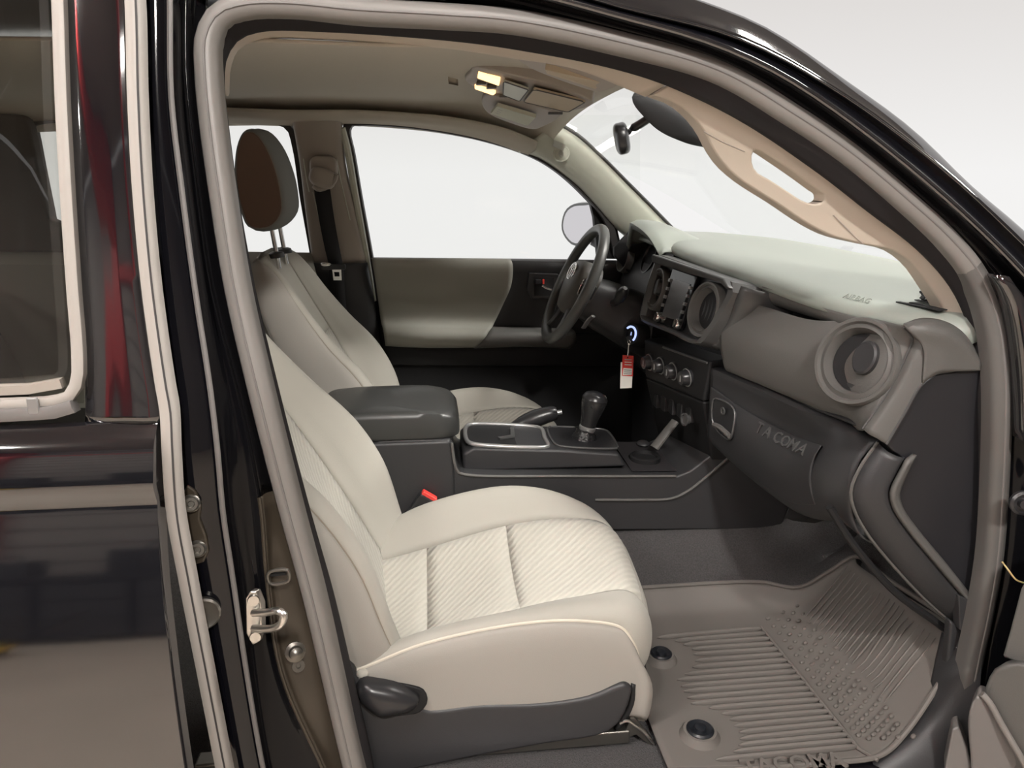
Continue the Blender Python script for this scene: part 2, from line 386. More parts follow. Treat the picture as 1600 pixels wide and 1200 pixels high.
# --- roof and A-pillar outside, as stepped black bands above the door seal
O = [(330, -150), (520, -140), (700, -115), (900, -58), (1092, 0), (1200, 44), (1320, 124), (1424, 200), (1520, 292), (1600, 360), (1720, 480)]
R1 = [(330, -105), (520, -95), (700, -68), (850, -28), (960, 6), (1160, 60), (1320, 148), (1480, 268), (1600, 380), (1700, 480)]
R2 = [(330, -72), (520, -65), (700, -40), (850, -5), (960, 25), (1100, 65), (1200, 108), (1296, 168), (1440, 280), (1560, 390), (1670, 510)]
R3 = [(330, -45), (520, -38), (700, -10), (850, 22), (960, 48), (1120, 95), (1240, 165), (1360, 250), (1460, 335), (1545, 425), (1600, 510)]
NB = 80
def line(pts, off, n=NB):
    q = [PN(u, v, off) for u, v in pts]; return crs([V((-1.75, q[0].y, q[0].z - .03)), V((-1.1, q[0].y, q[0].z - .005))] + q, n)
def mid(a, b, f): return [p.lerp(q, f) for p, q in zip(a, b)]
def shift(a, d): return [p + V(d) for p in a]
LO = line(O, .012); L1 = line(R1, -.028); L2 = line(R2, -.040); L3 = line(R3, -.006)
LOi = shift(LO, (0, .05, .012)); LOii = shift(LO, (.0, .12, .02))
def band(lines, per=5): return grid([r for r in zip(*[])] or surf_pts(lines, NB, per * (len(lines) - 1) + 1))
obj('roof_side_panel', surf([LOii, LOi, LO, mid(LO, shift(L1, (0, -.008, 0)), .5), L1], NB, 22), M_paint, T, solid=.004, soff=-1)
obj('drip_channel', surf([L1, shift(L1, (0, .016, -.004)), shift(mid(L1, L2, .45), (0, .014, 0)), shift(mid(L1, L2, .9), (0, -.002, 0)), L2], NB, 14), M_paint, T, solid=.003, soff=-1)
obj('door_frame_flange', surf([L2, shift(mid(L2, L3, .2), (0, .022, 0)), shift(mid(L2, L3, .55), (0, .012, 0)), shift(mid(L2, L3, .85), (0, .012, 0)), shift(L3, (0, .03, 0))], NB, 16), M_jamb, T, solid=.003, soff=-1)
obj('roof_rail_closure', surf([shift(L3, (0, .028, 0)), shift(L3, (0, .07, .01)), shift(L3, (0, .13, .05))], NB, 6), M_pld, T, solid=.004)
obj('rain_rail', tube(shift(L2, (0, -.002, 0)), .0035, 8), M_paint, T)
# roof skin from the near rail to the far rail
def roofrow(x, dz): return [V((x, .13, 1.735 + dz)), V((x, .2, 1.765 + dz)), V((x, .72, 1.79 + dz)), V((x, 1.24, 1.765 + dz)), V((x, 1.40, 1.72 + dz))]
obj('roof_panel', surf([roofrow(-1.75, -.03), roofrow(-.8, 0), roofrow(-.2, 0.005), roofrow(.2, -.02)], 30, 20), M_paint, T, solid=.004, soff=-1)

# --- door seal running all round the opening
SEAL = [(585, 1330), (550, 1190), (520, 1060), (490, 930), (455, 800), (409, 620), (370, 450), (346, 300), (331, 190), (324, 110), (325, 60), (345, 24), (385, 10), (450, 8), (560, 18), (700, 26), (800, 34), (960, 66), (1120, 112), (1240, 182), (1320, 236), (1400, 302), (1480, 375), (1525, 432), (1550, 500), (1560, 570), (1562, 640), (1558, 760), (1550, 870), (1535, 960), (1522, 1020), (1500, 1140), (1480, 1330)]
sp = crs([PN(u, v, 0) for u, v in SEAL], 220)
prof = [(.0, -.017), (-.010, -.014), (-.014, -.004), (-.014, .005), (-.010, .014), (0, .018), (.02, .018), (.02, -.017)]
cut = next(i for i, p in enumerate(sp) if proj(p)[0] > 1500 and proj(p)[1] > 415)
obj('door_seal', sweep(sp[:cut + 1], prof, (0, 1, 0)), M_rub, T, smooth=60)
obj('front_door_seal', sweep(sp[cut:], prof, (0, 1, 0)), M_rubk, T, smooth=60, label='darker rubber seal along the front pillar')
groove = shift(sp, (0, -.0135, 0)); obj('seal_groove', tube(groove, .0022, 6), M_rubm, T)
# dark lip of the seal towards the cabin
LIP = [(600, 1330), (578, 1190), (548, 1060), (517, 930), (480, 800), (433, 620), (393, 450), (366, 300), (351, 190), (345, 130), (349, 90), (368, 60), (405, 46), (500, 46), (700, 60), (800, 73), (960, 104), (1048, 132), (1160, 186), (1280, 266), (1360, 328), (1440, 390), (1488, 443), (1513, 490), (1525, 535), (1530, 610), (1531, 700), (1528, 860), (1510, 960), (1495, 1040), (1475, 1140), (1455, 1330)]
lp = crs([PN(u, v, .035) for u, v in LIP], 220)
inn = shift(sp, (0, .006, 0))
obj('seal_lip', surf([shift(mid(inn, lp, .12), (0, -.008, 0)), shift(mid(inn, lp, .45), (0, -.012, 0)), shift(mid(inn, lp, .85), (0, -.004, 0)), lp, shift(lp, (0, .010, .001))], 220, 14), M_flock, T, solid=.003, soff=-1)

# --- B-pillar outside (between rear door edge and seal)
def vline(pts, off, n=50): return crs([PN(u, v, off) for u, v in pts], n)
B0 = [(222, -90), (226, 0), (231, 150), (236, 300), (249, 450), (262, 600), (275, 700), (290, 800), (308, 900), (335, 1050), (362, 1200), (390, 1330)]
B1 = [(262, -90), (264, 0), (266, 150), (283, 300), (303, 450), (326, 600), (338, 700), (347, 800), (362, 900), (384, 1050), (410, 1200), (440, 1330)]
B2 = [(290, -90), (288, 0), (288, 110), (308, 300), (330, 450), (368, 600), (392, 700), (409, 800), (417, 900), (440, 1050), (505, 1200), (560, 1330)]
B3 = [(318, -90), (305, 0), (304, 110), (325, 300), (350, 450), (385, 600), (410, 700), (434, 800), (460, 900), (496, 1050), (530, 1200), (565, 1330)]
b0 = vline(B0, -.055); b1 = vline(B1, -.046); b2 = vline(B2, -.012); b3 = vline(B3, .004)
obj('b_pillar_face', surf([shift(b0, (-.03, .02, 0)), b0, mid(b0, shift(b1, (0, -.006, 0)), .6), b1], 50, 12), M_pillar, T, solid=.003, soff=-1)
obj('b_pillar_jamb', surf([b1, shift(b1, (.006, .018, 0)), shift(mid(b1, b2, .6), (0, .014, 0)), shift(b2, (0, -.002, 0)), b2], 50, 14), M_jamb, T, solid=.003, soff=-1)
for nm_, sl, m_ in (('b_pillar_flange', slice(0, 27), M_jamb), ('b_pillar_lower_flange', slice(26, 50), M_jambrefl)):
    q2_, q3_ = b2[sl], b3[sl]; obj(nm_, surf([q2_, shift(q2_, (.004, .012, 0)), shift(mid(q2_, q3_, .6), (0, .012, 0)), shift(q3_, (.01, .02, 0))], 30, 10), m_, T, solid=.003, soff=-1)
obj('jamb_bead', tube(shift(b1, (.002, -.003, 0)), .004, 8), M_rubm, T)
obj('flange_bead', tube(shift(b2[26:], (0, -.003, 0)), .0032, 8), M_jambrefl, T)
# rear-door hinge plate with two bolts
h = obj('hinge_plate', plate(pl(P, [(284, 775, -.060), (292, 758, -.060), (306, 768, -.060), (314, 790, -.060), (312, 812, -.060), (322, 838, -.060), (326, 862, -.060), (318, 880, -.060), (300, 884, -.060)]), (0, .012, 0)), M_jambrefl, T, bevel=.003, label='black hinge plate of the rear door')
for u, v in ((299, 786), (309, 857)):
    c = P(u, v, -.061); obj('bolt', lathe(c, (.25, -1, .25), [(.0125, 0), (.0125, .003), (.010, .005), (.009, .010), (.005, .010), (.004, .006), (.001, .006)], 18), M_bolt, h)
st = obj('door_stud', lathe(P(318, 956, -.062), (.3, -1, .1), [(.024, 0), (.024, .008), (.021, .011), (.016, .009), (.001, .008)], 24), M_bolt, T)
# latch striker
k = obj('striker_plate', plate(pl(P, [(383, 935, -.045), (390, 924, -.045), (399, 925, -.045), (407, 945, -.045), (408, 985, -.045), (402, 1005, -.045), (394, 1008, -.045), (384, 990, -.045)]), (.006, .010, 0)), M_zinc, T, bevel=.002, label='bright zinc door latch striker')
loop = pl(P, [(396, 958, -.05), (415, 957, -.065), (436, 955, -.085), (443, 960, -.088), (441, 972, -.088), (432, 980, -.083), (412, 983, -.064), (396, 982, -.05)])
obj('striker_loop', tube(crs(loop, 30), .0058, 10), M_zinc, k)
for u, v in ((396, 938), (399, 995)): obj('bolt', lathe(P(u, v, -.047), (.2, -1, .1), [(.009, 0), (.008, .003), (.001, .003)], 14), M_zinc, k)
# slotted bracket and rivet on the flange
br = crs(pl(P, [(421, 894, -.02), (449, 891, -.02), (451, 906, -.02), (441, 911, -.02), (423, 912, -.02), (418, 904, -.02)]), 24, True)
obj('bracket_loop', tube(br, .0028, 8, closed=True), M_bolt, T)
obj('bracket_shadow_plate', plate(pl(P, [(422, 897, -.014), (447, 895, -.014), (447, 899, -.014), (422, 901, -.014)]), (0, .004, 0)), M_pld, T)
obj('rivet', lathe(P(461, 1018, -.012), (.35, -1, .35), [(.016, 0), (.016, .004), (.011, .007), (.010, .016), (.006, .019), (.001, .02)], 20), M_bolt, T)
obj('washer', lathe(P(466, 1040, -.010), (.35, -1, .35), [(.010, 0), (.010, .003), (.004, .003), (.003, .001), (.001, .001)], 18), M_bolt, T)

# --- hinge pillar, black, at the right edge
H0 = [(1548, 430), (1568, 500), (1576, 580), (1578, 680), (1574, 800), (1566, 900), (1548, 990), (1530, 1080), (1505, 1200)]
h0 = vline(H0, .008, 30); 
obj('hinge_pillar', surf([shift(h0, (-.01, .03, 0)), h0, shift(h0, (.03, -.02, .0)), shift(h0, (.08, -.035, 0)), shift(h0, (.16, -.04, .0)), shift(h0, (.19, -.02, 0))], 30, 20), M_jamb, T, solid=.004, soff=-1)
g = pl(PN, [(1546, 428), (1575, 470), (1612, 520), (1640, 640), (1590, 610), (1578, 540), (1566, 480)], -.045)
obj('fender_corner', surf([[PN(1546, 426, -.02), PN(1568, 485, -.02), PN(1580, 560, -.02), PN(1586, 680, -.02)], [PN(1556, 428, -.045), PN(1585, 480, -.045), PN(1600, 560, -.045), PN(1606, 690, -.045)], [PN(1575, 432, -.05), PN(1620, 500, -.05), PN(1645, 580, -.05), PN(1650, 700, -.05)]], 16, 12), M_paint, T, solid=.004, soff=-1)
hb = obj('door_hinge', lathe(P(1597, 785, -.055), (-.3, -1, .1), [(.020, 0), (.020, .006), (.016, .009), (.014, .004), (.009, .004), (.008, .012), (.001, .013)], 24), M_pls, T)
obj('wire', tube(crs(pl(P, [(1566, 878, -.06), (1575, 890, -.075), (1588, 906, -.08), (1604, 912, -.08)]), 16), .0014, 6), mat('yellow_wire', (.55, .42, .2), .5), T)
# --- rocker sill below the door
obj('rocker_panel', surf([[V((x, .03, .44)) for x in (-.6, 0, .5, 1.3)], [V((x, -.02, .445)) for x in (-.6, 0, .5, 1.3)], [V((x, -.07, .42)) for x in (-.6, 0, .5, 1.3)], [V((x, -.10, .3)) for x in (-.6, 0, .5, 1.3)], [V((x, -.03, .22)) for x in (-.6, 0, .5, 1.3)]], 20, 20), M_paint, T, solid=.01, soff=-1)

# ================================================================== REAR DOOR (closed)
D = thing('rear_door', 'closed glossy black rear door with grey-edged window', 'door', (-.8, -.1, .4))
XE = lambda v: None
EDGE = [(188, -90), (196, 0), (200, 150), (208, 300), (222, 450), (243, 600), (250, 640), (253, 700), (260, 800), (278, 900), (307, 1050), (336, 1200), (362, 1330)]
ED = vline(EDGE, -.115, 400)
def dy(z):                                             # bulge of the skin below the belt, a crease under the shoulder
    if z > 1.19: return 0
    if z > 1.115: a = 1.19 - z; return -.014 * math.sin(min(1, a / .03) * math.pi / 2) - .16 * a
    if z > 1.09: return -.026 + .009 * (1.115 - z) / .025
    a = 1.09 - z; return -.017 - (.29 * a - .27 * a * a)
def drow(e, xs): return [V((e.x - s, e.y + dy(e.z) + .006 * s, e.z)) for s in xs]
xs = [0, .004, .02, .08, .16, .3, .5, .8, 1.1, 1.35]
low = [e for e in ED if e.z < 1.262]
low = crs([ED[min(range(400), key=lambda i: abs(ED[i].z - z))] for z in (1.195, 1.15, 1.1, 1.0, .9, .8, .7, .6, .5)], 110)
rows = []
for e in low:
    r = drow(e, xs); r[0].y += .02; rows.append(r)
obj('outer_skin', grid(rows), M_paint, D, solid=.003, soff=-1, smooth=60)
# window frame: black glossy post between the window trim and the door edge
WIN = [(82, -90), (87, 0), (92, 150), (100, 300), (110, 450), (118, 560), (116, 596), (104, 618), (72, 628), (20, 631), (-60, 634), (-200, 640)]
wv = [(98, -90), (102, 0), (107, 150), (115, 300), (125, 450), (133, 560), (134, 620), (134, 660)]
post_i = crs([PN(u, v, -.108) for u, v in wv], 60)
zt = [p.z for p in post_i]
edge_up = [PN(u, v, -.115) for u, v in [(188, -90), (196, 0), (200, 150), (208, 300), (222, 450), (237, 560), (248, 620), (251, 660)]]
edge_up = crs(edge_up, 60)
obj('window_post', surf([shift(edge_up, (0, .02, 0)), edge_up, shift(mid(edge_up, post_i, .5), (0, -.005, 0)), post_i, shift(post_i, (-.004, .02, 0))], 60, 16), M_paint, D, solid=.003, soff=-1)
zz = post_i[-1].z
# leading-edge weatherstrip
es = crs([PN(u + 13, v, -.112) for u, v in EDGE], 90)
obj('edge_weatherstrip', sweep(es, [(-.006, -.009), (-.008, -.005), (-.0085, .004), (-.006, .008), (.008, .009), (.02, .008), (.02, -.008)], (0, 1, 0)), M_rubl, D, smooth=60)
obj('edge_groove', tube(shift(es, (.006, -.011, 0)), .0014, 6), M_rubd, D)
# window trim and glass
wt0 = [PN(u + 6, v, -.116) for u, v in WIN]; wt = crs(wt0 + [V((-1.7, wt0[-1].y, wt0[-1].z))], 110)
obj('window_trim', sweep(wt, [(-.006, -.007), (-.008, -.003), (-.008, .003), (-.006, .007), (.006, .007), (.006, -.007)], (0, 1, 0)), M_rubl, D, smooth=60)
obj('belt_moulding', sweep(crs([PN(u, v, -.120) for u, v in ((116, 634), (100, 641), (72, 644), (20, 647), (-60, 650), (-200, 656))] + [V((-1.7, -.112, PN(-200, 656, -.12).z))], 50), [(-.006, -.008), (-.009, 0), (-.006, .008), (.012, .009), (.012, -.009)], (0, 1, 0)), M_rubm, D, smooth=60)
obj('moulding_joint', box(PN(52, 634, -.128), (.013, .006, .022)), M_silv, D, bevel=.002)
obj('inner_belt_strip', sweep(crs([PN(u, v, -.100) for u, v in ((98, 598), (60, 606), (0, 609), (-120, 614))] + [V((-1.7, -.095, PN(-120, 614, -.1).z))], 30), [(-.006, -.006), (-.006, .006), (.008, .006), (.008, -.006)], (0, 1, 0)), M_trimb, D)
gp = [PN(u, v, -.100) for u, v in [(95, -90), (100, 150), (112, 300), (122, 450), (128, 600), (100, 640), (0, 650)]]
gb = [PN(100, -90, -.1), PN(104, 0, -.1), PN(118, 300, -.1), PN(128, 450, -.1), PN(130, 630, -.1)]
gb = crs(gb, 14)
obj('door_glass', grid([[p + V((-s, .02 * s, 0)) for s in (0, .2, .5, .9, 1.3)] for p in gb]), M_tint, D, solid=.004, soff=-1)

hz_ = edge_up[0].z
obj('window_header', plate([V((edge_up[0].x + .01, edge_up[0].y, hz_ - .02)), V((-1.7, edge_up[0].y, hz_ - .04)), V((-1.7, edge_up[0].y + .02, hz_ + .03)), V((edge_up[0].x + .01, edge_up[0].y + .02, hz_ + .03))], (0, .04, 0)), M_paint, D, bevel=.006)
# --- bodywork ahead of the door, mostly out of the picture
fx = (1.10, 1.4, 1.9, 2.6)
obj('front_fender', surf([[V((x, .10, 1.035 - .05 * (x - 1.1))) for x in fx], [V((x, -.02, 1.03 - .05 * (x - 1.1))) for x in fx], [V((x, -.085, .97 - .04 * (x - 1.1))) for x in fx], [V((x, -.11, .75)) for x in fx], [V((x, -.10, .45)) for x in fx]], 24, 24), M_paint, T, solid=.004, soff=-1)
obj('hood', surf([[V((x, y, 1.045 + .02 * math.sin(math.pi * y / 1.44) - .05 * (x - 1.1))) for x in (1.24, 1.6, 2.1, 2.6)] for y in (.10, .4, .72, 1.04, 1.34)], 20, 16), M_paint, T, solid=.004, soff=-1)
# ================================================================== HEADLINER
def hr(x, zn, zm, zf, yn=.215, yf=1.37): return [V((x, yn - .015, zn + .022)), V((x, yn + .02, zn + .027)), V((x, .40, zm - .008)), V((x, .72, zm)), V((x, 1.05, zm - .012)), V((x, 1.27, (zm + zf) / 2 + .012)), V((x, yf, zf)), V((x, yf + .015, zf - .012))]
hl = [hr(-1.58, 1.64, 1.69, 1.60), hr(-1.1, 1.66, 1.705, 1.63), hr(-.55, 1.665, 1.712, 1.650), hr(-.25, 1.668, 1.715, 1.652), hr(0, 1.666, 1.714, 1.636), hr(.15, 1.68, 1.722, 1.612), hr(.27, 1.676, 1.712, 1.585)]
fr = [V((.35, .20, 1.648)), V((.358, .22, 1.655)), V((.405, .40, 1.668)), V((.425, .72, 1.676)), V((.42, 1.05, 1.662)), V((.405, 1.22, 1.634)), V((.36, 1.34, 1.565)), V((.355, 1.355, 1.55))]
hl.append(fr)
HLP = surf_pts(hl, 44, 60)
obj('headliner', grid(HLP), M_head, label='grey-brown cloth headliner above the seats', cat='headliner', solid=.006, soff=1)
# near roof-rail trim, the beige strip just inside the seal
def PNl(pts, off, n): return crs([PN(u, v, off) for u, v in pts], n)
r_out = PNl([(343, 140), (346, 98), (366, 64), (405, 46), (500, 46), (700, 60), (800, 73), (960, 104), (1040, 130)], .05, 50)
r_in = PNl([(352, 150), (354, 110), (370, 74), (410, 58), (500, 58), (700, 72), (800, 87), (900, 104), (968, 130), (1010, 148)], .085, 50)
obj('trim_1', surf([shift(r_out, (0, -.02, .004)), r_out, mid(r_out, r_in, .6), r_in, shift(r_in, (0, .012, .006))], 50, 12), M_trim, solid=.004, soff=-1, kind='structure')

# ================================================================== NEAR A-PILLAR TRIM WITH GRAB HANDLE
A = thing('a_pillar_trim', 'beige plastic A-pillar cover with moulded grab handle', 'pillar trim', PN(1500, 545, .06))
top = [(1048, 131), (1100, 154), (1160, 184), (1220, 223), (1280, 264), (1320, 294), (1360, 326), (1400, 357), (1440, 388), (1470, 420), (1490, 444), (1514, 488), (1526, 530), (1530, 562)]
bot = [(1518, 556), (1505, 538), (1488, 510), (1474, 480), (1458, 455), (1434, 420), (1414, 402), (1394, 391), (1352, 382), (1300, 369), (1264, 351), (1216, 319), (1160, 283), (1132, 258), (1114, 232), (1102, 208), (1082, 182), (1054, 160), (1020, 148)]
hole = [(1180, 234), (1186, 234), (1215, 252), (1250, 276), (1280, 298), (1291, 306), (1288, 315), (1276, 319), (1258, 315), (1232, 299), (1206, 282), (1184, 269), (1177, 258), (1176, 242)]
def smooth_uv(pts, n, closed): return [(p.x, p.y) for p in crs([V((a, b, 0)) for a, b in pts], n, closed)]
outl = smooth_uv(top, 30, False) + smooth_uv(bot, 44, False)
holl = smooth_uv(hole, 30, True)
# the handle part stands proud of the pillar, so depth follows how far a point is from the seal
def ap(u, v, extra=0):
    best = min(math.hypot(u - a, v - b) for a, b in smooth_uv(top, 60, False))
    return PN(u, v, .045 + .0007 * best + extra)
tuv = smooth_uv(top, 60, False)
def ap(u, v, extra=0):
    best = min(math.hypot(u - a, v - b) for a, b in tuv); return PN(u, v, .05 + .0007 * best + extra)
obj('cover', plate([ap(u, v) for u, v in outl], (-.004, .034, 0), [[ap(u, v) for u, v in holl]]), M_trim, A, smooth=50, bevel=.006, bseg=3)
obj('seam', tube(pl(ap, [(1020, 147), (1034, 139), (1047, 132)]), .0012, 6), M_trimb, A)
obj('seam', tube(crs(pl(ap, [(1100, 206), (1130, 222), (1164, 237)]), 10), .0010, 6), M_trimb, A)
obj('seam', tube(crs(pl(ap, [(1302, 336), (1318, 352), (1338, 372), (1349, 381)]), 12), .0010, 6), M_trimb, A)

# ================================================================== WINDSHIELD
ws = [[V((.36, .13, 1.635)), V((.43, .72, 1.675)), V((.37, 1.31, 1.60))], [V((.72, .06, 1.47)), V((.80, .72, 1.50)), V((.72, 1.38, 1.46))], [V((1.08, .0, 1.27)), V((1.20, .72, 1.28)), V((1.08, 1.44, 1.27))]]
obj('window_1', surf(ws, 16, 12), M_glass, kind='structure', solid=.004, soff=1)

# ================================================================== FAR SIDE
# A-pillar cover on the driver's side
FA_t = [(868, 193), (900, 212), (940, 248), (980, 288), (1015, 323), (1048, 357)]
FA_b = [(812, 236), (838, 243), (870, 262), (905, 290), (935, 322), (960, 350), (985, 372)]
ft = crs([PF(u, v, -.045) for u, v in FA_t], 30); fb = crs([PF(u, v, 0.0) for u, v in FA_b], 30)
X = thing('driver_pillar_trim', 'pale grey A-pillar cover beside the steering wheel', 'pillar trim', PF(985, 372))
obj('cover', surf([shift(ft, (.01, .05, 0)), ft, shift(mid(ft, fb, .35), (-.004, -.022, .0)), shift(mid(ft, fb, .7), (-.004, -.022, 0)), fb, shift(fb, (0, .05, -.004))], 30, 26), M_trimg, X, solid=.004, soff=-1)
obj('glass_edge', tube(shift(ft, (.004, -.002, .003)), .005, 8), M_rubd, X)
c = PF(877, 240, -.052); obj('airbag_badge', lathe(c, (-.35, -.9, .2), [(.026, 0), (.026, .002), (.023, .002), (.022, .0005), (.001, .0005)], 28), M_trimg, X)
ba, bb, bn_ = basis((-.35, -.9, .2)); obj('badge_mark', lathe(c + bn_ * .001, (-.35, -.9, .2), [(.012, 0), (.012, .0015), (.007, .0015), (.006, .0005), (.001, .0005)], 20, sx=.7), M_print, X)
obj('label_plate', plate([PF(866, 219, -.056), PF(884, 226, -.056), PF(880, 236, -.056), PF(863, 228, -.056)], (0, .004, 0)), M_print, X)
# roof rail above the far doors
fr_t = crs([PF(u, v, -.05) for u, v in ((300, 178), (460, 184), (560, 184), (700, 194), (790, 212), (838, 232))], 40)
fr_b = crs([PF(u, v, .01) for u, v in ((300, 188), (460, 194), (545, 191), (640, 196), (750, 215), (826, 240))], 40)
obj('trim_3', surf([shift(fr_t, (0, -.03, .02)), fr_t, mid(fr_t, fr_b, .5), fr_b, shift(fr_b, (0, .04, 0))], 40, 12), M_head, kind='structure', solid=.004, soff=-1)

# B-pillar cover, belt guide, belt
X = thing('b_pillar_trim', 'taupe B-pillar cover behind the driver seat with belt guide', 'pillar trim', PF(520, 412, -.03))
bl = crs([PF(u, v, -.02) for u, v in ((455, 176), (468, 250), (478, 330), (489, 412))], 20); br_ = crs([PF(u, v, -.02) for u, v in ((529, 176), (535, 250), (552, 330), (571, 412))], 20)
obj('cover', surf([shift(bl, (0, .05, 0)), bl, shift(mid(bl, br_, .3), (0, -.014, 0)), shift(mid(bl, br_, .75), (0, -.014, 0)), br_, shift(br_, (.004, .05, 0))], 20, 24), M_trimb, X, solid=.004, soff=-1)
bl2 = crs([PF(u, v, -.03) for u, v in ((488, 411), (500, 500), (520, 640), (530, 700))], 20); br2 = crs([PF(u, v, -.03) for u, v in ((571, 411), (583, 480), (592, 560), (590, 700))], 20)
obj('lower_cover', surf([shift(bl2, (0, .05, 0)), bl2, shift(mid(bl2, br2, .5), (0, -.02, 0)), br2, shift(br2, (.004, .05, 0))], 20, 20), M_pl, X, solid=.004, soff=-1)
for pts in (((474, 248), (477, 268), (483, 300)), ((526, 249), (532, 280), (541, 318), (547, 344)), ((489, 300), (494, 322), (499, 342))):
    obj('groove', tube(crs([PF(u, v, -.038) for u, v in pts], 10), .0016, 6), M_trimg, X)
obj('slider_cover', ellipsoid(PF(506, 262, -.055), (.042, .022, .035), nu=18, nv=10, p=3), M_trimb, X)
X = thing('seat_belt', 'black driver seat belt hanging from the B-pillar guide', 'seat belt', PF(520, 600, -.1))
obj('belt_guide', ellipsoid(PF(504, 278, -.085), (.040, .020, .030), Matrix.Rotation(.35, 3, 'Y'), nu=18, nv=10, p=2.6), M_trimb, X, label='rounded taupe belt guide')
obj('guide_ring', tube(crs([PF(u, v, -.095) for u, v in ((490, 290), (497, 296), (512, 292), (522, 284), (526, 272))], 14), .007, 8), M_trimb, X)
wl = [PF(u, v, o) for u, v, o in ((490, 292, -.085), (498, 340, -.09), (508, 390, -.085), (514, 416, -.08), (517, 480, -.07), (522, 560, -.06), (528, 660, -.05))]
wr = [PF(u, v, o) for u, v, o in ((515, 289, -.085), (522, 340, -.09), (531, 390, -.085), (536, 414, -.08), (541, 480, -.07), (552, 560, -.06), (560, 660, -.05))]
obj('webbing', surf([wl, wr], 30, 3), M_belt, X, solid=.003)
tg = obj('latch_tongue', box(PF(521, 417, -.10), (.075, .012, .018)), M_pls, X, bevel=.004)
obj('tongue_plate', plate([PF(u, v, -.105) for u, v in ((519, 421), (533, 421), (534, 438), (521, 438))], (0, .003, 0), [[PF(u, v, -.105) for u, v in ((522, 425), (530, 425), (530.5, 432), (523, 432))]]), M_chr, X)
obj('tongue_glint', ellipsoid(PF(509, 413, -.11), (.016, .006, .007)), M_chr, X)

# window frames (black rubber/metal) of the far doors
X = thing('driver_window_frame', 'black window frame and clear glass of the driver door', 'window frame', PF(580, 402, .05))
pr = [(-.016, -.012), (-.016, .010), (.03, .010), (.03, -.012)]
fpath = crs([PF(u, v, .03) for u, v in ((588, 470), (577, 402), (560, 310), (548, 240), (541, 205), (546, 192), (560, 190), (640, 194), (750, 213), (830, 239), (870, 262), (915, 302), (948, 342), (965, 400))], 90)
obj('frame', sweep(fpath, pr, (0, 1, 0)), M_rubd, X, smooth=50)
obj('glass_run', tube(crs([PF(u, v, .0) for u, v in ((583, 470), (573, 405), (556, 310), (542, 230), (534, 200))], 40), .011, 8), M_trimg, X, label='pale edge of the door seal')
obj('pane', grid([[PF(530, 180, .05), PF(1000, 180, .05)], [PF(560, 440, .05), PF(1000, 440, .05)]]), M_glass, X, solid=.004)
obj('quarter_sail', plate([PF(u, v, .045) for u, v in ((918, 300), (962, 346), (975, 405), (934, 404), (928, 340))], (0, .03, 0)), M_pld, X)
X = thing('rear_far_window', 'rear passenger window behind the driver headrest', 'window', PF(420, 402, .05))
obj('frame', sweep(crs([PF(u, v, .03) for u, v in ((500, 470), (490, 402), (474, 310), (462, 230), (452, 200), (436, 192), (360, 188), (200, 190), (50, 196), (53, 220), (78, 345))], 70), [(-.016, -.010), (-.016, .008), (.03, .008), (.03, -.010)], (0, 1, 0)), M_rubd, X, smooth=50)
obj('pane', grid([[PF(40, 170, .05), PF(500, 170, .05)], [PF(40, 440, .05), PF(520, 440, .05)]]), M_glass, X, solid=.004)
# far rear door belt + C-pillar, seen through the rear side window
X = thing('rear_far_door', 'pale belt trim of the far rear door behind the driver seat', 'door', PF(460, 412, 0))
obj('belt_trim', surf([[PF(-200, 396, 0), PF(300, 398, 0), PF(488, 400, 0)], [PF(-200, 404, -.03), PF(300, 406, -.03), PF(490, 408, -.03)], [PF(-200, 480, -.03), PF(300, 480, -.03), PF(505, 480, -.03)], [PF(-200, 760, -.02), PF(300, 760, -.02), PF(540, 760, -.02)]], 16, 16), M_door, X, solid=.02, soff=-1)
X = thing('c_pillar_trim', 'dark rear corner pillar seen through the rear side window', 'pillar trim', (-1.3, 1.3, 1.2))
obj('cover', plate([PF(u, v, -.03) for u, v in ((-320, 150), (38, 180), (46, 200), (76, 342), (100, 352), (108, 394), (-320, 394))], (0, .05, 0)), M_rear, X, bevel=.01)
obj('wall_rear', plate([V((-1.62, .1, .5)), V((-1.62, 1.36, .5)), V((-1.62, 1.36, 1.16)), V((-1.62, .1, 1.16))], (-.05, 0, 0)), M_pl, kind='structure')
# rear bench, mostly hidden
X = thing('rear_bench', 'grey rear bench seat behind the tinted rear side window', 'seat', (-1.2, .72, .5))
obj('bench_back', surf([[V((-1.35, y, .6)), V((-1.28, y, .8)), V((-1.36, y, 1.1)), V((-1.42, y, 1.24)), V((-1.48, y, 1.2)), V((-1.46, y, .6))] for y in (.12, .4, .72, 1.04, 1.34)], 16, 20, cap=True), M_rear, X)
obj('bench_cushion', surf([[V((-1.35, y, .5)), V((-1.35, y, .74)), V((-1.05, y, .77)), V((-.86, y, .74)), V((-.82, y, .62)), V((-.86, y, .5))] for y in (.12, .4, .72, 1.04, 1.34)], 16, 20, cap=True), M_rear, X)

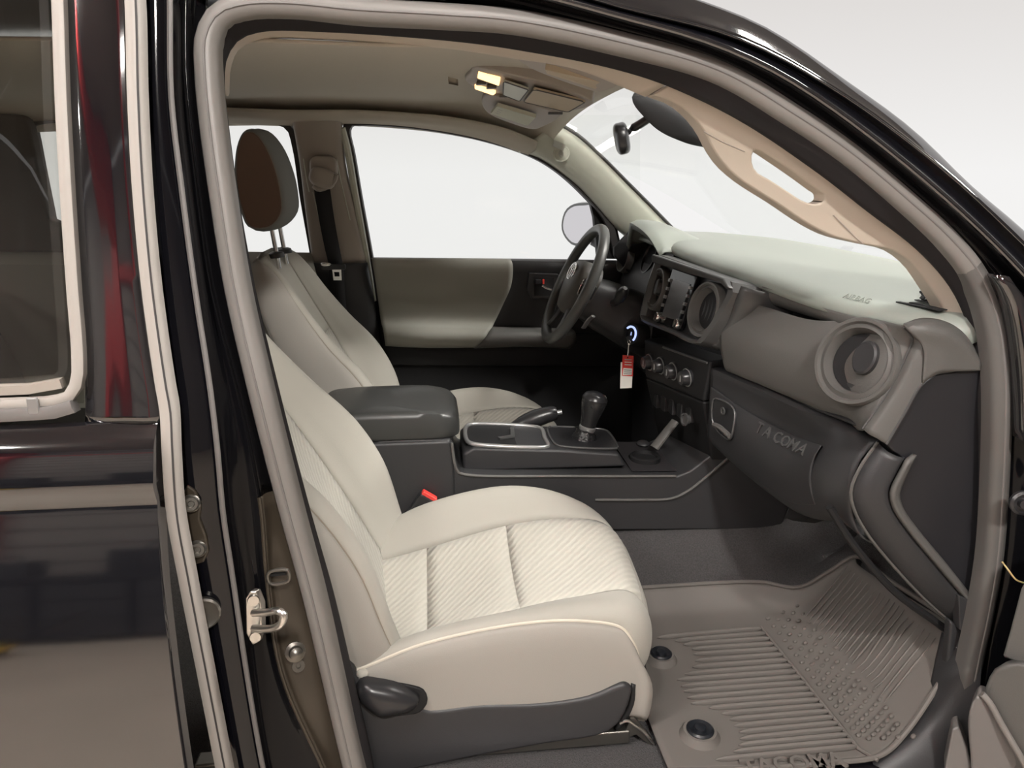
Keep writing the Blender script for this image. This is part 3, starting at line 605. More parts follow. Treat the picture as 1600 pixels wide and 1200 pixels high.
# ================================================================== DRIVER DOOR (inside)
X = thing('driver_door_panel', 'driver door panel in pale and charcoal plastic with armrest', 'door panel', PF(700, 680, 0))
def drl(pts, off, n=40): return crs([PF(u, v, off if len(p_) < 3 else p_[2]) for p_ in pts for (u, v) in [p_[:2]]], n)
belt = drl([(578, 402), (700, 403), (800, 404), (880, 405), (985, 407)], .03)
b2_ = drl([(580, 407), (700, 408), (800, 409), (880, 411), (985, 413)], -.03); 
low1 = drl([(586, 440), (700, 441), (800, 442), (880, 443), (985, 445)], -.035); low2 = drl([(597, 520), (700, 520), (800, 520), (880, 520), (985, 520)], -.005)
low3 = drl([(604, 568), (700, 569), (800, 570), (880, 570), (985, 570)], -.04); low4 = drl([(606, 576), (700, 577), (800, 578), (880, 578), (985, 578)], -.01); low5 = drl([(622, 740), (700, 740), (800, 740), (880, 740), (985, 740)], .0)
obj('door_card', surf([belt, b2_, low1, low2], 40, 24), M_pl, X, solid=.004, soff=-1)
obj('lower_panel', surf([shift(low2, (0, -.02, 0)), low3, shift(low3, (0, .03, -.008)), low4, low5], 40, 22), M_pld, X, solid=.004, soff=-1)
# pale upper insert
ui = [(581, 404, -.037), (700, 404.5, -.037), (798, 405, -.037)]
r0 = crs([PF(*p) for p in ui], 30)
r1 = crs([PF(*p) for p in ((582, 412, -.050), (700, 412, -.050), (801, 413, -.050))], 30)
r2 = crs([PF(*p) for p in ((587, 440, -.050), (700, 440, -.050), (799, 445, -.050))], 30)
r3 = crs([PF(*p) for p in ((591, 470, -.030), (690, 470, -.026), (786, 476, -.030))], 30)
r4 = crs([PF(*p) for p in ((595, 500, -.030), (680, 502, -.026), (772, 505, -.030))], 30)
r5 = crs([PF(*p) for p in ((598, 512, -.060), (670, 515, -.085), (764, 517, -.085))], 30)
r6 = crs([PF(*p) for p in ((600, 525, -.070), (660, 528, -.100), (758, 528, -.100))], 30)
r7 = crs([PF(*p) for p in ((602, 540, -.055), (660, 543, -.080), (743, 543, -.080))], 30)
obj('pale_insert', surf([shift(r0, (0, .02, 0)), r0, r1, r2, r3, r4, r5, r6, r7, shift(r7, (0, .06, -.005))], 30, 60), M_door, X, solid=.004, soff=-1, label='pale stone-coloured door insert with armrest')
a5 = crs([PF(*p) for p in ((764, 518, -.080), (830, 520, -.085), (900, 522, -.080))], 20); a6 = crs([PF(*p) for p in ((757, 530, -.095), (830, 531, -.095), (900, 534, -.09))], 20); a7 = crs([PF(*p) for p in ((742, 544, -.075), (830, 542, -.08), (890, 545, -.075))], 20)
obj('armrest_front', surf([shift(a5, (0, .08, .004)), a5, a6, a7, shift(a7, (0, .07, -.004))], 20, 20), M_plm, X, solid=.004, soff=-1)
hd = obj('handle_bezel', plate([PF(u, v, -.05) for u, v in ((826, 426), (872, 428), (880, 440), (874, 466), (832, 468), (824, 455))], (0, .02, 0)), M_pls, X, bevel=.004)
obj('handle_recess', plate([PF(u, v, -.053) for u, v in ((834, 433), (866, 434), (864, 462), (835, 462))], (0, .006, 0)), M_pld, hd)
obj('lock_lever', box(PF(841, 440, -.06), (.020, .010, .014)), M_pls, hd, bevel=.002); obj('red_mark', box(PF(849, 440, -.061), (.006, .008, .016)), M_red, hd, bevel=.001)
obj('pull_handle', tube(crs([PF(u, v, -.064) for u, v in ((847, 446), (853, 450), (862, 453))], 8), .004, 8), M_chr, hd)

# ================================================================== DOOR MIRROR (driver side, outside)
X = thing('door_mirror', 'black driver door mirror outside the far window', 'mirror', P(905, 385, 1.62))
mo = smooth_uv([(878, 345), (884, 328), (896, 319), (915, 317), (932, 317), (934, 340), (934, 368), (925, 376), (898, 384), (885, 374), (878, 360)], 30, True)
cx_, cy_ = 908, 350
mcn = V((-.8, -.6, .0)); mcc = P(906, 350, 1.62)
sh = [[mcc + (hitp(u, v, mcc, mcn) - mcc) * s_ - mcn * d for u, v in mo] for d, s_ in ((0, 1.0), (.02, 1.05), (.05, 1.0), (.08, .8), (.10, .45))]
obj('shell', grid(sh, cu=True, cap=True), M_paint, X, smooth=60)
obj('mirror_glass', plate([mcc + (hitp(u, v, mcc, mcn) - mcc) * .88 + mcn * .003 for u, v in mo], -mcn * .005), mat('mirror_plate', (.72, .70, .74), .05, metal=1), X)
obj('arm', tube([P(930, 372, 1.64), P(940, 380, 1.55), P(948, 388, 1.50)], [.03, .025, .03], 12), M_pld, X)
# ================================================================== SUN VISORS, OVERHEAD CONSOLE
def hz(x, y):                                          # headliner height by nearest sample
    best = min((abs(p.x - x) + abs(p.y - y), p.z) for r in HLP for p in r); return best[1]
def visor(uv, ys, lab, labels, nm='sun_visor'):
    pts = [P(u, v, y) for (u, v), y in zip(uv, ys)]
    X = thing(nm, lab, 'sun visor', sum(pts, V()) / len(pts), 'pair of sun visors')
    n = (pts[1] - pts[0]).cross(pts[2] - pts[1]).normalized(); n = n if n.z < 0 else -n
    ol = crs(pts, 40, True)
    obj('pad', plate(ol, -n * .018), M_head if False else M_trimb, X, bevel=.006, bseg=3)
    for uvl, yl, m in labels:
        q = [P(u, v, y) + n * .010 for (u, v), y in zip(uvl, yl)]
        o = obj('warning_label', plate(q, -n * .010), m, X)
        a = (q[1] - q[0]); b = (q[3] - q[0])
        for i in range(3):
            s = .25 + .22 * i; l = q[0] + b * s + a * .08 + n * .0005
            obj('print_line', plate([l, l + a * .8, l + a * .8 + b * .06, l + b * .06], -n * .0012), M_print, o)
    return X
visor([(752, 158), (765, 148), (800, 156), (840, 166), (876, 178), (872, 186), (850, 198), (834, 203), (800, 194), (760, 176)], [1.02, .94, .93, .93, .94, .98, 1.08, 1.12, 1.12, 1.08], 'driver sun visor folded up beyond the dome lamp', [(((778, 160), (838, 178), (826, 191), (768, 172)), (.97, .97, 1.04, 1.04), M_lab1)])
visor([(806, 91), (830, 92), (900, 102), (962, 124), (971, 130), (950, 142), (932, 144), (880, 128), (828, 107)], [.40, .32, .29, .27, .28, .36, .42, .44, .44], 'passenger sun visor folded up nearest the door opening', [(((853, 99), (943, 120), (932, 130), (856, 106)), (.32, .32, .38, .38), M_lab2)])
X = thing('overhead_console', 'overhead console with lit dome lamp between the visors', 'overhead console', P(830, 140, .74))
oc = [P(u, v, y) for u, v, y in ((731, 130, .84), (735, 112, .70), (742, 104, .66), (800, 118, .66), (860, 132, .66), (924, 158, .66), (918, 168, .74), (890, 174, .84), (880, 176, .86), (820, 160, .86), (775, 150, .86))]
n0 = V((-.12, 0, -1)).normalized()
obj('housing', plate(crs(oc, 44, True), -n0 * .03), M_trimb, X, bevel=.004)
lens = [P(u, v, y) + n0 * .005 for u, v, y in ((748, 109, .69), (782, 122, .69), (780, 131, .75), (746, 119, .75))]
obj('lamp_lens', plate(lens, -n0 * .008), M_lamp, X, bevel=.002, label='glowing warm dome lamp lens')
lens2 = [P(u, v, y) + n0 * .005 for u, v, y in ((742, 131, .82), (775, 143, .82), (771, 146, .85), (742, 136, .85))]
obj('lamp_lens', plate(lens2, -n0 * .008), M_lamp, X, bevel=.002, label='second glowing dome lamp lens')
for u, v in ((752, 127), (768, 133)): obj('lamp_switch', box(P(u, v, .785) + n0 * .004, (.022, .03, .008)), M_pl, X, bevel=.002)
for uv, m, d in ((((787, 126), (826, 139), (812, 157), (786, 147)), M_trimg, .002), (((834, 138), (915, 158), (888, 174), (818, 158)), M_lab2, .002)):
    q = [P(u, v, .68 if i < 2 else .84) + n0 * d for i, (u, v) in enumerate(uv)]
    o = obj('compartment_lid', plate(q, -n0 * .006), m, X, bevel=.002)
    obj('lid_gap', tube([q[i].lerp(q[(i + 1) % 4], f) for i in range(4) for f in (.06, .5, .94)], .0013, 6, closed=True), M_prdk, o)
obj('catch', box(P(868, 175, .85) + n0 * .003, (.035, .012, .006)), M_prdk, X, bevel=.001)
obj('catch', box(P(790, 148, .85) + n0 * .003, (.03, .01, .006)), M_prdk, X, bevel=.001)
obj('microphone_grille', plate([P(u, v, .80) for u, v in ((700, 124), (716, 128), (716, 134), (701, 131))], (0, 0, .006)), M_head, label='small microphone cover in the headliner', cat='microphone', bevel=.002)
# ================================================================== REAR-VIEW MIRROR AND SENSOR HOUSING
X = thing('rear_view_mirror', 'black rear-view mirror on its stalk below the windshield top', 'mirror', P(970, 215, .76))
mc = P(971, 216, .74)
obj('mirror_head', ellipsoid(mc, (.017, .10, .036), Matrix.Rotation(-.235, 3, 'Z') @ Matrix.Rotation(-.22, 3, 'Y') @ Matrix.Rotation(.06, 3, 'X'), nu=24, nv=14, p=3.6), M_pls, X)
obj('stalk', tube(crs([mc + V((.012, -.02, .012)), P(985, 203, .73), P(1000, 194, .72), P(1018, 182, .71)], 14), [.006] * 4 + [.010] * 10, 10), M_pls, X)
X = thing('sensor_housing', 'dark camera housing on the windshield behind the mirror', 'sensor housing', P(1050, 190, .70))
so = smooth_uv([(984, 146), (992, 138), (1014, 144), (1060, 168), (1090, 190), (1110, 212), (1120, 232), (1095, 230), (1062, 222), (1030, 205), (1004, 180), (988, 160)], 36, True)
s1 = [P(u, v, .66) for u, v in so]; cc = sum(s1, V()) / len(s1)
obj('shell', grid([[cc + (p - cc) * s + V((d, d * .6, 0)) for p in s1] for s, d in ((.55, -.02), (.85, -.012), (1, .01), (1.02, .05))], cu=True, cap=True), M_pld, X, smooth=60)
# ================================================================== FLOOR
obj('floor_carpet', surf([[V((x, y, z)) for y, z in ((.0, .45), (.1, .452), (.40, .452), (.50, .47), (.545, .53), (.575, .60), (.61, .63), (.85, .63), (.885, .58), (.93, .48), (1.1, .452), (1.44, .452))] for x in (-.9, -.3, .3, .80, .86, .90, 1.0, 1.12, 1.25)][0:0] or [[V((x, y, z - .022 + (0 if x < .86 else (x - .86) * 1.0) * (1 if y < .53 or y > .93 else .25))) for y, z in ((.0, .45), (.1, .452), (.40, .452), (.50, .47), (.545, .53), (.575, .60), (.61, .63), (.85, .63), (.885, .58), (.93, .48), (1.1, .452), (1.44, .452))] for x in (-.9, -.3, .3, .78, .84, .90, 1.0, 1.12, 1.25)], 60, 50), M_carp, label='charcoal carpet over the cabin floor and tunnel', cat='carpet', solid=.012, soff=-1)
obj('wall_front', box((1.27, .72, .78), (.04, 1.44, .83)), M_pld, kind='structure')
obj('wall_far', box((.15, 1.50, .78), (2.4, .03, .70)), M_pld, kind='structure')

# ================================================================== DASHBOARD
X = DASH = thing('dashboard', 'charcoal dashboard with round vents, glovebox and pale-lit top', 'dashboard', (.8, .7, .7))
ys = [.045, .06, .10, .25, .45, .70, 1.0, 1.2, 1.40]
ex = [.88, .855, .822, .752, .711, .672, .665, .665, .68]; ez = [1.228, 1.258, 1.264, 1.269, 1.284, 1.298, 1.312, 1.318, 1.312]
bx = [1.04, 1.045, 1.07, 1.13, 1.17, 1.18, 1.16, 1.12, 1.04]; bz = [1.235, 1.262, 1.268, 1.272, 1.276, 1.28, 1.285, 1.288, 1.288]
E_ = [V(p) for p in zip(ex, ys, ez)]; B_ = [V(p) for p in zip(bx, ys, bz)]
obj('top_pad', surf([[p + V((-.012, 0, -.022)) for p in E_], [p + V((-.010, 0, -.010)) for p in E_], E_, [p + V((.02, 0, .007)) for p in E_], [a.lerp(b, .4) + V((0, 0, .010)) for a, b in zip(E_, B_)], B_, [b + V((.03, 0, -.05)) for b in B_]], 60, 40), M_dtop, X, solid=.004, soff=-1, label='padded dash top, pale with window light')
# pad face + recess below
pe = [V((.775, .17, 1.266)), V((.752, .25, 1.269)), V((.711, .45, 1.284))]
pf = [p + V((-.012, 0, -.020)) for p in pe]; pg = [P(u, v, y) for u, v, y in ((1340, 520, .17), (1300, 506, .25), (1200, 474, .45))]
obj('pad_face', surf([[p + V((.0, 0, .004)) for p in pf], [a.lerp(b, .5) + V((-.004, 0, 0)) for a, b in zip(pf, pg)], pg, [p + V((.03, 0, -.004)) for p in pg]], 40, 16), M_plm, X, solid=.004, soff=1)
# upper passenger panel, wrapping to the end
def pcol(y, dx=0):
    f = (y - .1) / .45
    zt_ = 1.226 + .006 * f + .034 * max(0, min(1, (.25 - y) / .12)); xt_ = .772 - .115 * f
    return [V((xt_ + (.02 if y < .2 else 0), y, zt_)), V((.758 - .115 * f + dx, y, 1.205)), V((.740 - .118 * f + dx, y, 1.16)), V((.738 - .105 * f + dx, y, 1.10)), V((.752 - .105 * f, y, 1.068)), V((.775 - .10 * f, y, 1.052 + .02 * f))]
d2 = [P(u, v, .055) for u, v in ((1412, 512), (1426, 530), (1418, 552), (1394, 602), (1368, 642), (1348, 670))]
obj('passenger_panel', surf([pcol(.50), pcol(.40), pcol(.27), pcol(.17), [a.lerp(b, .55) + V((-.012, 0, 0)) for a, b in zip(pcol(.12), d2)], d2], 40, 50), M_plm, X, solid=.004, soff=1)
d3 = [P(u, v, .03) for u, v in ((1500, 572), (1490, 579), (1462, 584), (1440, 600), (1412, 648), (1385, 694))]
dm = [P(u, v, .036) for u, v in ((1440, 512), (1462, 528), (1440, 562), (1415, 606), (1390, 648), (1368, 684))]
obj('end_band', surf([d2, [a.lerp(b, .5) + V((-.003, -.004, 0)) for a, b in zip(d2, dm)], dm, d3], 24, 16), M_plm, X, solid=.004, soff=1)
obj('end_cap_top', surf([[P(1412, 509, .055), P(1440, 500, .055), P(1475, 505, .055), P(1500, 520, .05), P(1530, 560, .05)], [P(1414, 512, .045), P(1440, 512, .035), P(1475, 518, .03), P(1502, 535, .03), P(1530, 570, .03)], [P(1440, 540, .036), P(1455, 545, .034), P(1480, 550, .03), P(1505, 560, .03), P(1530, 577, .03)], [P(1440, 598, .03), P(1462, 583, .03), P(1485, 580, .03), P(1505, 579, .03), P(1530, 578, .03)]], 20, 16), M_plm, X, solid=.004, soff=1)
obj('bead', tube(crs(d2, 24), .0022, 6), M_bez, X); obj('bead', tube(crs([P(1530, 577, .028)] + d3, 24), .0022, 6), M_bez, X)
# ledge + glovebox
gl_t = [P(u, v, y) for u, v, y in ((1112, 578, .56), (1175, 602, .42), (1262, 642, .25), (1330, 672, .13), (1372, 692, .07))]
gl_f = [P(u, v, y) for u, v, y in ((1112, 598, .56), (1175, 641, .42), (1262, 684, .25), (1310, 700, .13), (1345, 722, .075))]
gm = [P(u, v, y) for u, v, y in ((1110, 640, .56), (1160, 684, .42), (1235, 728, .25), (1290, 748, .13), (1331, 772, .07))]
gb_ = [P(u, v, y) for u, v, y in ((1112, 690, .56), (1170, 742, .42), (1245, 795, .25), (1300, 800, .13), (1350, 838, .065))]
gu = [p + V((.10, 0, -.03)) for p in gb_]
obj('glovebox_surround', surf([[p + V((.05, 0, 0)) for p in gl_t], gl_t, [a.lerp(b, .5) + V((0, 0, .004)) for a, b in zip(gl_t, gl_f)], gl_f, gm, gb_, gu], 40, 50), M_pl, X, solid=.004, soff=1)
# glovebox lid with its own edge, latch and lettering
def G(s, t, d=0.0):                                    # s along the lid, t from top to bottom, d proud of the surface
    a = crs(gl_f, 21); b = crs(gm, 21); c = crs(gb_, 21); i = min(20, max(0, s * 20)); k = int(min(19, i)); f = i - k
    A1, B1, C1 = a[k].lerp(a[k + 1], f), b[k].lerp(b[k + 1], f), c[k].lerp(c[k + 1], f)
    p = A1 * (1 - t) * (1 - 2 * t) + B1 * (4 * t * (1 - t)) + C1 * (t * (2 * t - 1))
    q = (crs(gl_f, 21)[20] - crs(gl_f, 21)[0]).cross(C1 - A1).normalized()
    if q.x > 0: q = -q
    return p + q * d
lid = [[G(.02 + .78 * i / 24, .03 + .90 * j / 10, .006) for i in range(25)] for j in range(11)]
gl = obj('glovebox_lid', grid(lid), M_pl, X, solid=.006, soff=0, bevel=.003)
GP = [G(.02 + .78 * i / 60, .03 + .90 * j / 40, .0) for i in range(61) for j in range(41)]
def onG(u, v, d=0.0): return nearest(GP, u, v) + hn * d
hn = (G(.7, .3) - G(.1, .3)).cross(G(.3, .9) - G(.3, .1)).normalized(); hn = hn if hn.x < 0 else -hn
hp = [onG(u, v, .014) for u, v in ((1124, 624), (1131, 622), (1156, 638), (1154, 668), (1150, 684), (1132, 672), (1122, 655))]
lt = obj('latch', plate(crs(hp, 28, True), -hn * .02), M_pls, gl, label='square glovebox latch with key lock', bevel=.003)
obj('latch_rim', tube(crs([p + hn * .001 for p in hp], 28, True), .0022, 6, closed=True), M_bez, lt)
ck = onG(1139, 641, .016)
obj('key_lock', lathe(ck, hn, [(.009, 0), (.009, .003), (.0065, .003), (.006, .001), (.001, .001)], 18), M_bez, lt)
obj('key_slot', box(ck + hn * .003, (.002, .002, .010)), M_chr, lt)
obj('pull_lip', tube(crs([onG(u, v, .018) for u, v in ((1127, 662), (1136, 666), (1151, 679))], 10), .006, 8), M_plm, lt)
ta, tb = onG(1193, 668), onG(1262, 703); tdir = tb - ta; word = bmesh.new()
for i_, ch in enumerate('TACOMA'):
    lb = text_bm(ch, onG(1194 + i_ * 13.4, 668 + i_ * 6.8, .0105), tdir, onG(1194 + i_ * 13.4, 658 + i_ * 6.8) - onG(1194 + i_ * 13.4, 680 + i_ * 6.8), .034, .0018, bold=.0003)
    tmp = bpy.data.meshes.new('letter'); lb.to_mesh(tmp); lb.free(); word.from_mesh(tmp); bpy.data.meshes.remove(tmp)
obj('lettering', word, M_bez, gl, smooth=0, label='embossed word TACOMA')
obj('rail', tube(crs([P(u, v, y) for u, v, y in ((1150, 580, .50), (1200, 600, .40), (1280, 638, .23), (1345, 664, .10), (1372, 680, .062))], 30), [.009] * 26 + [.008, .007, .005, .003], 10, flat=.6), M_pl, X)
# end-cap strips
c1 = [P(u, v, .12) for u, v in ((1322, 672), (1298, 712), (1286, 742), (1288, 768), (1298, 792), (1335, 850))]
c2 = [P(u, v, .060) for u, v in ((1372, 690), (1346, 727), (1331, 762), (1333, 788), (1354, 830), (1410, 898), (1460, 948), (1505, 985))]
c3 = [P(u, v, .028) for u, v in ((1412, 716), (1398, 742), (1387, 767), (1391, 792), (1414, 828), (1452, 874), (1485, 914), (1512, 945))]
obj('lower_strip', surf([[p + V((.02, .02, 0)) for p in c2], c2, [a.lerp(b, .5) + V((-.010, -.006, 0)) for a, b in zip(c2, c3)], c3, [p + V((.012, .018, 0)) for p in c3]], 36, 20), M_pl, X, solid=.004, soff=1)
obj('bead', tube(crs([p + V((-.002, -.002, 0)) for p in c2], 36), .0030, 6), M_plm, X)
obj('end_ledge', surf([[P(1426, 708, .032), P(1410, 742, .032), P(1400, 768, .032), P(1404, 790, .032), P(1430, 828, .032), P(1470, 876, .032), P(1512, 930, .032)], [p + V((.002, -.002, 0)) for p in (c3[0], c3[1], c3[2], c3[3], c3[4], c3[5], c3[7])]], 30, 4), M_plm, X, solid=.008, soff=1)
sp_o = [(1386, 694), (1412, 650), (1440, 602), (1462, 586), (1490, 581), (1535, 579), (1540, 700), (1537, 860), (1522, 960), (1512, 945), (1450, 856), (1404, 800), (1394, 770), (1414, 722)]
obj('end_panel', plate([P(u, v, .034) for u, v in smooth_uv(sp_o, 70, True)], (0, .03, 0)), mat('slate_end_panel', (.018, .018, .021), .42, spec=.5), X, smooth=30, bevel=.003)
obj('pillar_cover', plate([P(u, v, .02) for u, v in ((1498, 930), (1516, 938), (1532, 960), (1530, 1000), (1500, 985))], (0, .02, 0)), M_pl, X, bevel=.003)
obj('kick_strip', tube(crs([P(u, v, .07) for u, v in ((1296, 792), (1330, 846), (1400, 926), (1460, 970), (1500, 1000))], 20), .007, 8), M_pld, X)
# knee bolster underside, dark
obj('underside', surf([gu, [p + V((.12, 0, -.06)) for p in gu], [p + V((.3, 0, -.04)) for p in gu]], 20, 10), M_pld, X, solid=.01)
obj('under_panel', plate([P(1226, 808, .40), P(1240, 782, .40), P(1300, 800, .3), P(1260, 812, .36)], (.02, 0, -.01)), M_pld, X)
# side vent
def vent(c, n, R, X, lab, blades=False, flap=False):
    t = obj('vent_ring', lathe(c, n, [(R * 1.0, -.01), (R, .010), (R * .97, .014), (R * .90, .014), (R * .86, .008), (R * .80, .010), (R * .76, .012), (R * .72, .004), (R * .68, -.004), (R * .64, -.03)], 44), M_plm, X, label=lab, smooth=35)
    obj('throat', lathe(c, n, [(R * .66, -.006), (R * .62, -.05), (.001, -.05)], 32), M_pld, t)
    a, b, nn = basis(n)
    if flap:
        obj('disc', lathe(c + nn * -.010 - a * R * .05, (nn - a * .25 + b * .05), [(R * .60, -.004), (R * .60, .002), (R * .54, .004), (.001, .003)], 32), M_pl, t)
        obj('disc_grip', lathe(c + nn * .010 + a * R * .22 + b * R * .12, (nn - a * .15), [(R * .38, -.02), (R * .38, .004), (R * .33, .007), (.001, .006)], 28, sx=.8), M_pl, t)
    if blades:
        for i in range(-2, 3):
            hw = math.sqrt(max(0, .62 ** 2 - (i * .2) ** 2)) * R
            pts = [c + a * (i * .22 * R + .10 * R * math.sin(math.pi * q) - .05 * R) + b * (hw * (1 - 2 * q)) - nn * .010 for q in [k / 10 for k in range(11)]]
            obj('blade', tube(pts, [.001 + .0045 * math.sin(math.pi * k / 10) ** .5 for k in range(11)], 6, flat=1.0), M_pls, t)
    return t
vent(P(1331, 566, .125) + V((.012, 0, 0)), (-.86, -.40, .30), .078, X, 'round side vent turned part closed', flap=True)
# airbag lettering, speaker grille and defroster slots in the top
TP = [p for r in surf_pts([E_, [p + V((.02, 0, .007)) for p in E_], [a.lerp(b, .4) + V((0, 0, .010)) for a, b in zip(E_, B_)], B_], 160, 60) for p in r]
def onD(u, v, d=0.0): return nearest(TP, u, v) + V((0, 0, d))
def onTop(u, v, d=.0):
    return onD(u, v, d)
obj('lettering', text_bm('AIRBAG', onD(1340, 467, .003), onD(1356, 471) - onD(1324, 463), V((.8, .1, .6)), .017, .0006), M_dtop, X, smooth=0, label='embossed word AIRBAG')
for (u0, v0), (u1, v1) in (((1402, 473), (1470, 491)), ((1422, 473), (1476, 489)), ((1430, 471), (1480, 484))):
    a, b = onTop(u0, v0, .004), onTop(u1, v1, .004); obj('defroster_slot', box((a + b) / 2, ((b - a).length, .010, .002), Matrix.Rotation(math.atan2(b.y - a.y, b.x - a.x), 3, 'Z')), M_pld, X, bevel=.001)
bmg = bmesh.new()
for i in range(12):
    for j in range(6):
        p = onTop(1440 + i * 3.6, 459 + i * .9 + j * 2.6, .005); box(p, (.004, .004, .003), bm=bmg)
obj('speaker_grille', bmg, M_pld, X, kind='stuff', smooth=0)
# ---------------- infotainment hood and screen
def bil(q, s, t): return q[0] * (1 - s) * (1 - t) + q[1] * s * (1 - t) + q[2] * s * t + q[3] * (1 - s) * t
Q = [P(1036, 404, .90), P(1150, 446, .47), P(1110, 540, .505), P(1008, 503, .90)]
qn = (Q[1] - Q[0]).cross(Q[3] - Q[0]).normalized(); qn = qn if qn.x < 0 else -qn
def C_(s, t, d=0.0): return bil(Q, s, t) + qn * d
U = thing('infotainment_unit', 'touchscreen unit in a graphite frame between two round vents', 'touchscreen', Q[2])
def fr_loop(e, d): 
    o = [(-.02 - e, -.02 - e), (.5, -.03 - e), (.97 + e, -.03 - e), (1.03 + e, .12), (1.0 + e, .55), (.93 + e, .98 + e * .6), (.80 + e * .5, 1.04 + e), (.55, 1.0 + e), (.02 - e * .3, .98 + e), (-.04 - e, .9), (-.05 - e, .4)]
    return [C_(s, t, d) for s, t in o]
def dens(L): return [L[i].lerp(L[(i + 1) % len(L)], f) for i in range(len(L)) for f in (0.12, .5, .88)]
obj('frame', grid([dens(fr_loop(-.05, -.03)), dens(fr_loop(-.045, .004)), dens(fr_loop(-.01, .016)), dens(fr_loop(.025, .012)), dens(fr_loop(.04, -.01)), dens(fr_loop(.05, -.07))], cu=True), M_bez, U, smooth=35)
obj('hood_top', plate([C_(-.03, -.03, .030), C_(.97, -.06, .030), C_(1.04, .06, .024), C_(.99, .085, .020), C_(.93, .03, .022), C_(-.02, .10, .022), C_(-.05, .05, .026)], -qn * .05), M_bez, U, bevel=.005)
obj('back_panel', plate([C_(-.03, 0, -.012), C_(1.0, 0, -.012), C_(.95, 1, -.012), C_(0, 1, -.012)], -qn * .02), M_pls, U)
obj('glass_panel', plate([C_(.20, .08, .003), C_(.56, .07, .003), C_(.57, .93, .003), C_(.20, .96, .003)], -qn * .012), M_plg, U, bevel=.003)
obj('display', plate([C_(.265, .22, .005), C_(.515, .215, .005), C_(.52, .80, .005), C_(.265, .82, .005)], -qn * .006), M_scr, U, label='grey screen')
for sx_ in (.232, .54):
    for k in range(4): obj('side_button', plate([C_(sx_ - .012, .24 + k * .13, .009), C_(sx_ + .012, .24 + k * .13, .009), C_(sx_ + .012, .29 + k * .13, .009), C_(sx_ - .012, .29 + k * .13, .009)], -qn * .008), M_silv if k < 4 else M_pls, U, bevel=.001)
for s_ in (.232, .545): obj('dial', lathe(C_(s_, .85, .003), qn, [(.013, 0), (.013, .010), (.011, .013), (.001, .012)], 20), M_chr, U)
vent(C_(.795, .50, -.004), qn + V((0, -.1, 0)), .066, U, 'round vent right of the screen', blades=True)
vent(C_(.065, .46, -.004), qn + V((0, .05, 0)), .058, U, 'round vent left of the screen', flap=True)
obj('side_shell', surf([[C_(1.05, -.02, 0), C_(1.06, .2, 0), C_(1.03, .6, -.01), C_(.95, 1.0, -.01)], [C_(1.09, -.02, -.02), C_(1.10, .2, -.02), C_(1.06, .6, -.03), C_(.97, 1.03, -.03)], [C_(1.10, .0, -.12), C_(1.13, .2, -.12), C_(1.07, .6, -.12), C_(.97, 1.02, -.12)]], 20, 10), M_bez, U, solid=.004)
# ---------------- centre stack with climate dials
K = thing('climate_panel', 'black climate control panel with four dials below the screen', 'control panel', P(1060, 690, .7))
q2 = [P(1006, 530, .92), P(1110, 565, .56), P(1098, 628, .57), P(1008, 590, .92)]
q3 = [q2[3], q2[2], P(1112, 720, .60), P(1030, 690, .90)]
kn = (q2[1] - q2[0]).cross(q2[3] - q2[0]).normalized(); kn = kn if kn.x < 0 else -kn
obj('fascia', plate(q2, -kn * .06), M_pld, K, bevel=.006)
obj('lower_fascia', plate(q3, V((.08, 0, 0))), M_pld, K, bevel=.006)
for s_, t_ in ((.13, .52), (.33, .50), (.54, .52), (.76, .54)):
    c = bil(q2, s_, t_)
    d_ = obj('dial', lathe(c, kn, [(.024, 0), (.024, .006), (.020, .008), (.018, .022), (.016, .025), (.001, .024)], 26), M_pls, K)
    obj('dial_ring', lathe(c + kn * .0065, kn, [(.0235, 0), (.0235, .002), (.021, .002), (.0205, 0)], 26), M_silv, d_)
    obj('pointer', box(c + kn * .025, (.002, .003, .016)), M_silv, d_)
obj('upper_ledge', tube([bil(q2, .35, .02) + kn * .004, bil(q2, .98, .04) + kn * .004], .003, 6), M_bez, K)
for i in range(5):
    c = bil(q3, .14 + i * .15, .30); obj('switch', plate([c + V((-.004, .018, .02)), c + V((-.004, -.018, .02)), c + V((-.004, -.018, -.02)), c + V((-.004, .018, -.02))], (.012, 0, 0)), M_pls, K, bevel=.002)
c = P(1077, 655, .61); obj('power_outlet', lathe(c + V((-.01, 0, 0)), (-1, -.25, .1), [(.016, 0), (.016, .004), (.012, .004), (.011, -.01), (.001, -.01)], 22), M_bez, K)

# ================================================================== STEERING
sc = P(897, 444, 1.08); sn = V((-.90, 0, .435)).normalized(); sa, sb, sn = basis(sn)
W = thing('steering_wheel', 'black steering wheel with oval emblem on the hub', 'steering wheel', sc)
def SW(a, b, d=0): return sc + sa * a + sb * b + sn * d
rim = [SW(.175 * math.cos(t), .175 * math.sin(t)) for t in [2 * math.pi * k / 72 for k in range(72)]]
obj('rim', tube(rim, .0155, 14, closed=True), mat('leather_rim', (.075, .077, .075), .38, spec=.5), W)
hubo = [(-.075, .045), (-.05, .068), (0, .075), (.05, .068), (.075, .045), (.078, 0), (.06, -.05), (.03, -.082), (0, -.088), (-.03, -.082), (-.06, -.05), (-.078, 0)]
ho = crs([V((a, b, 0)) for a, b in hubo], 40, True)
obj('airbag_cover', grid([[SW(p.x * s, p.y * s, d) for p in ho] for s, d in ((1.0, -.05), (1.03, -.02), (1.0, .0), (.9, .014), (.6, .022), (.2, .025))], cu=True, cap=True), M_plm, W, smooth=60)
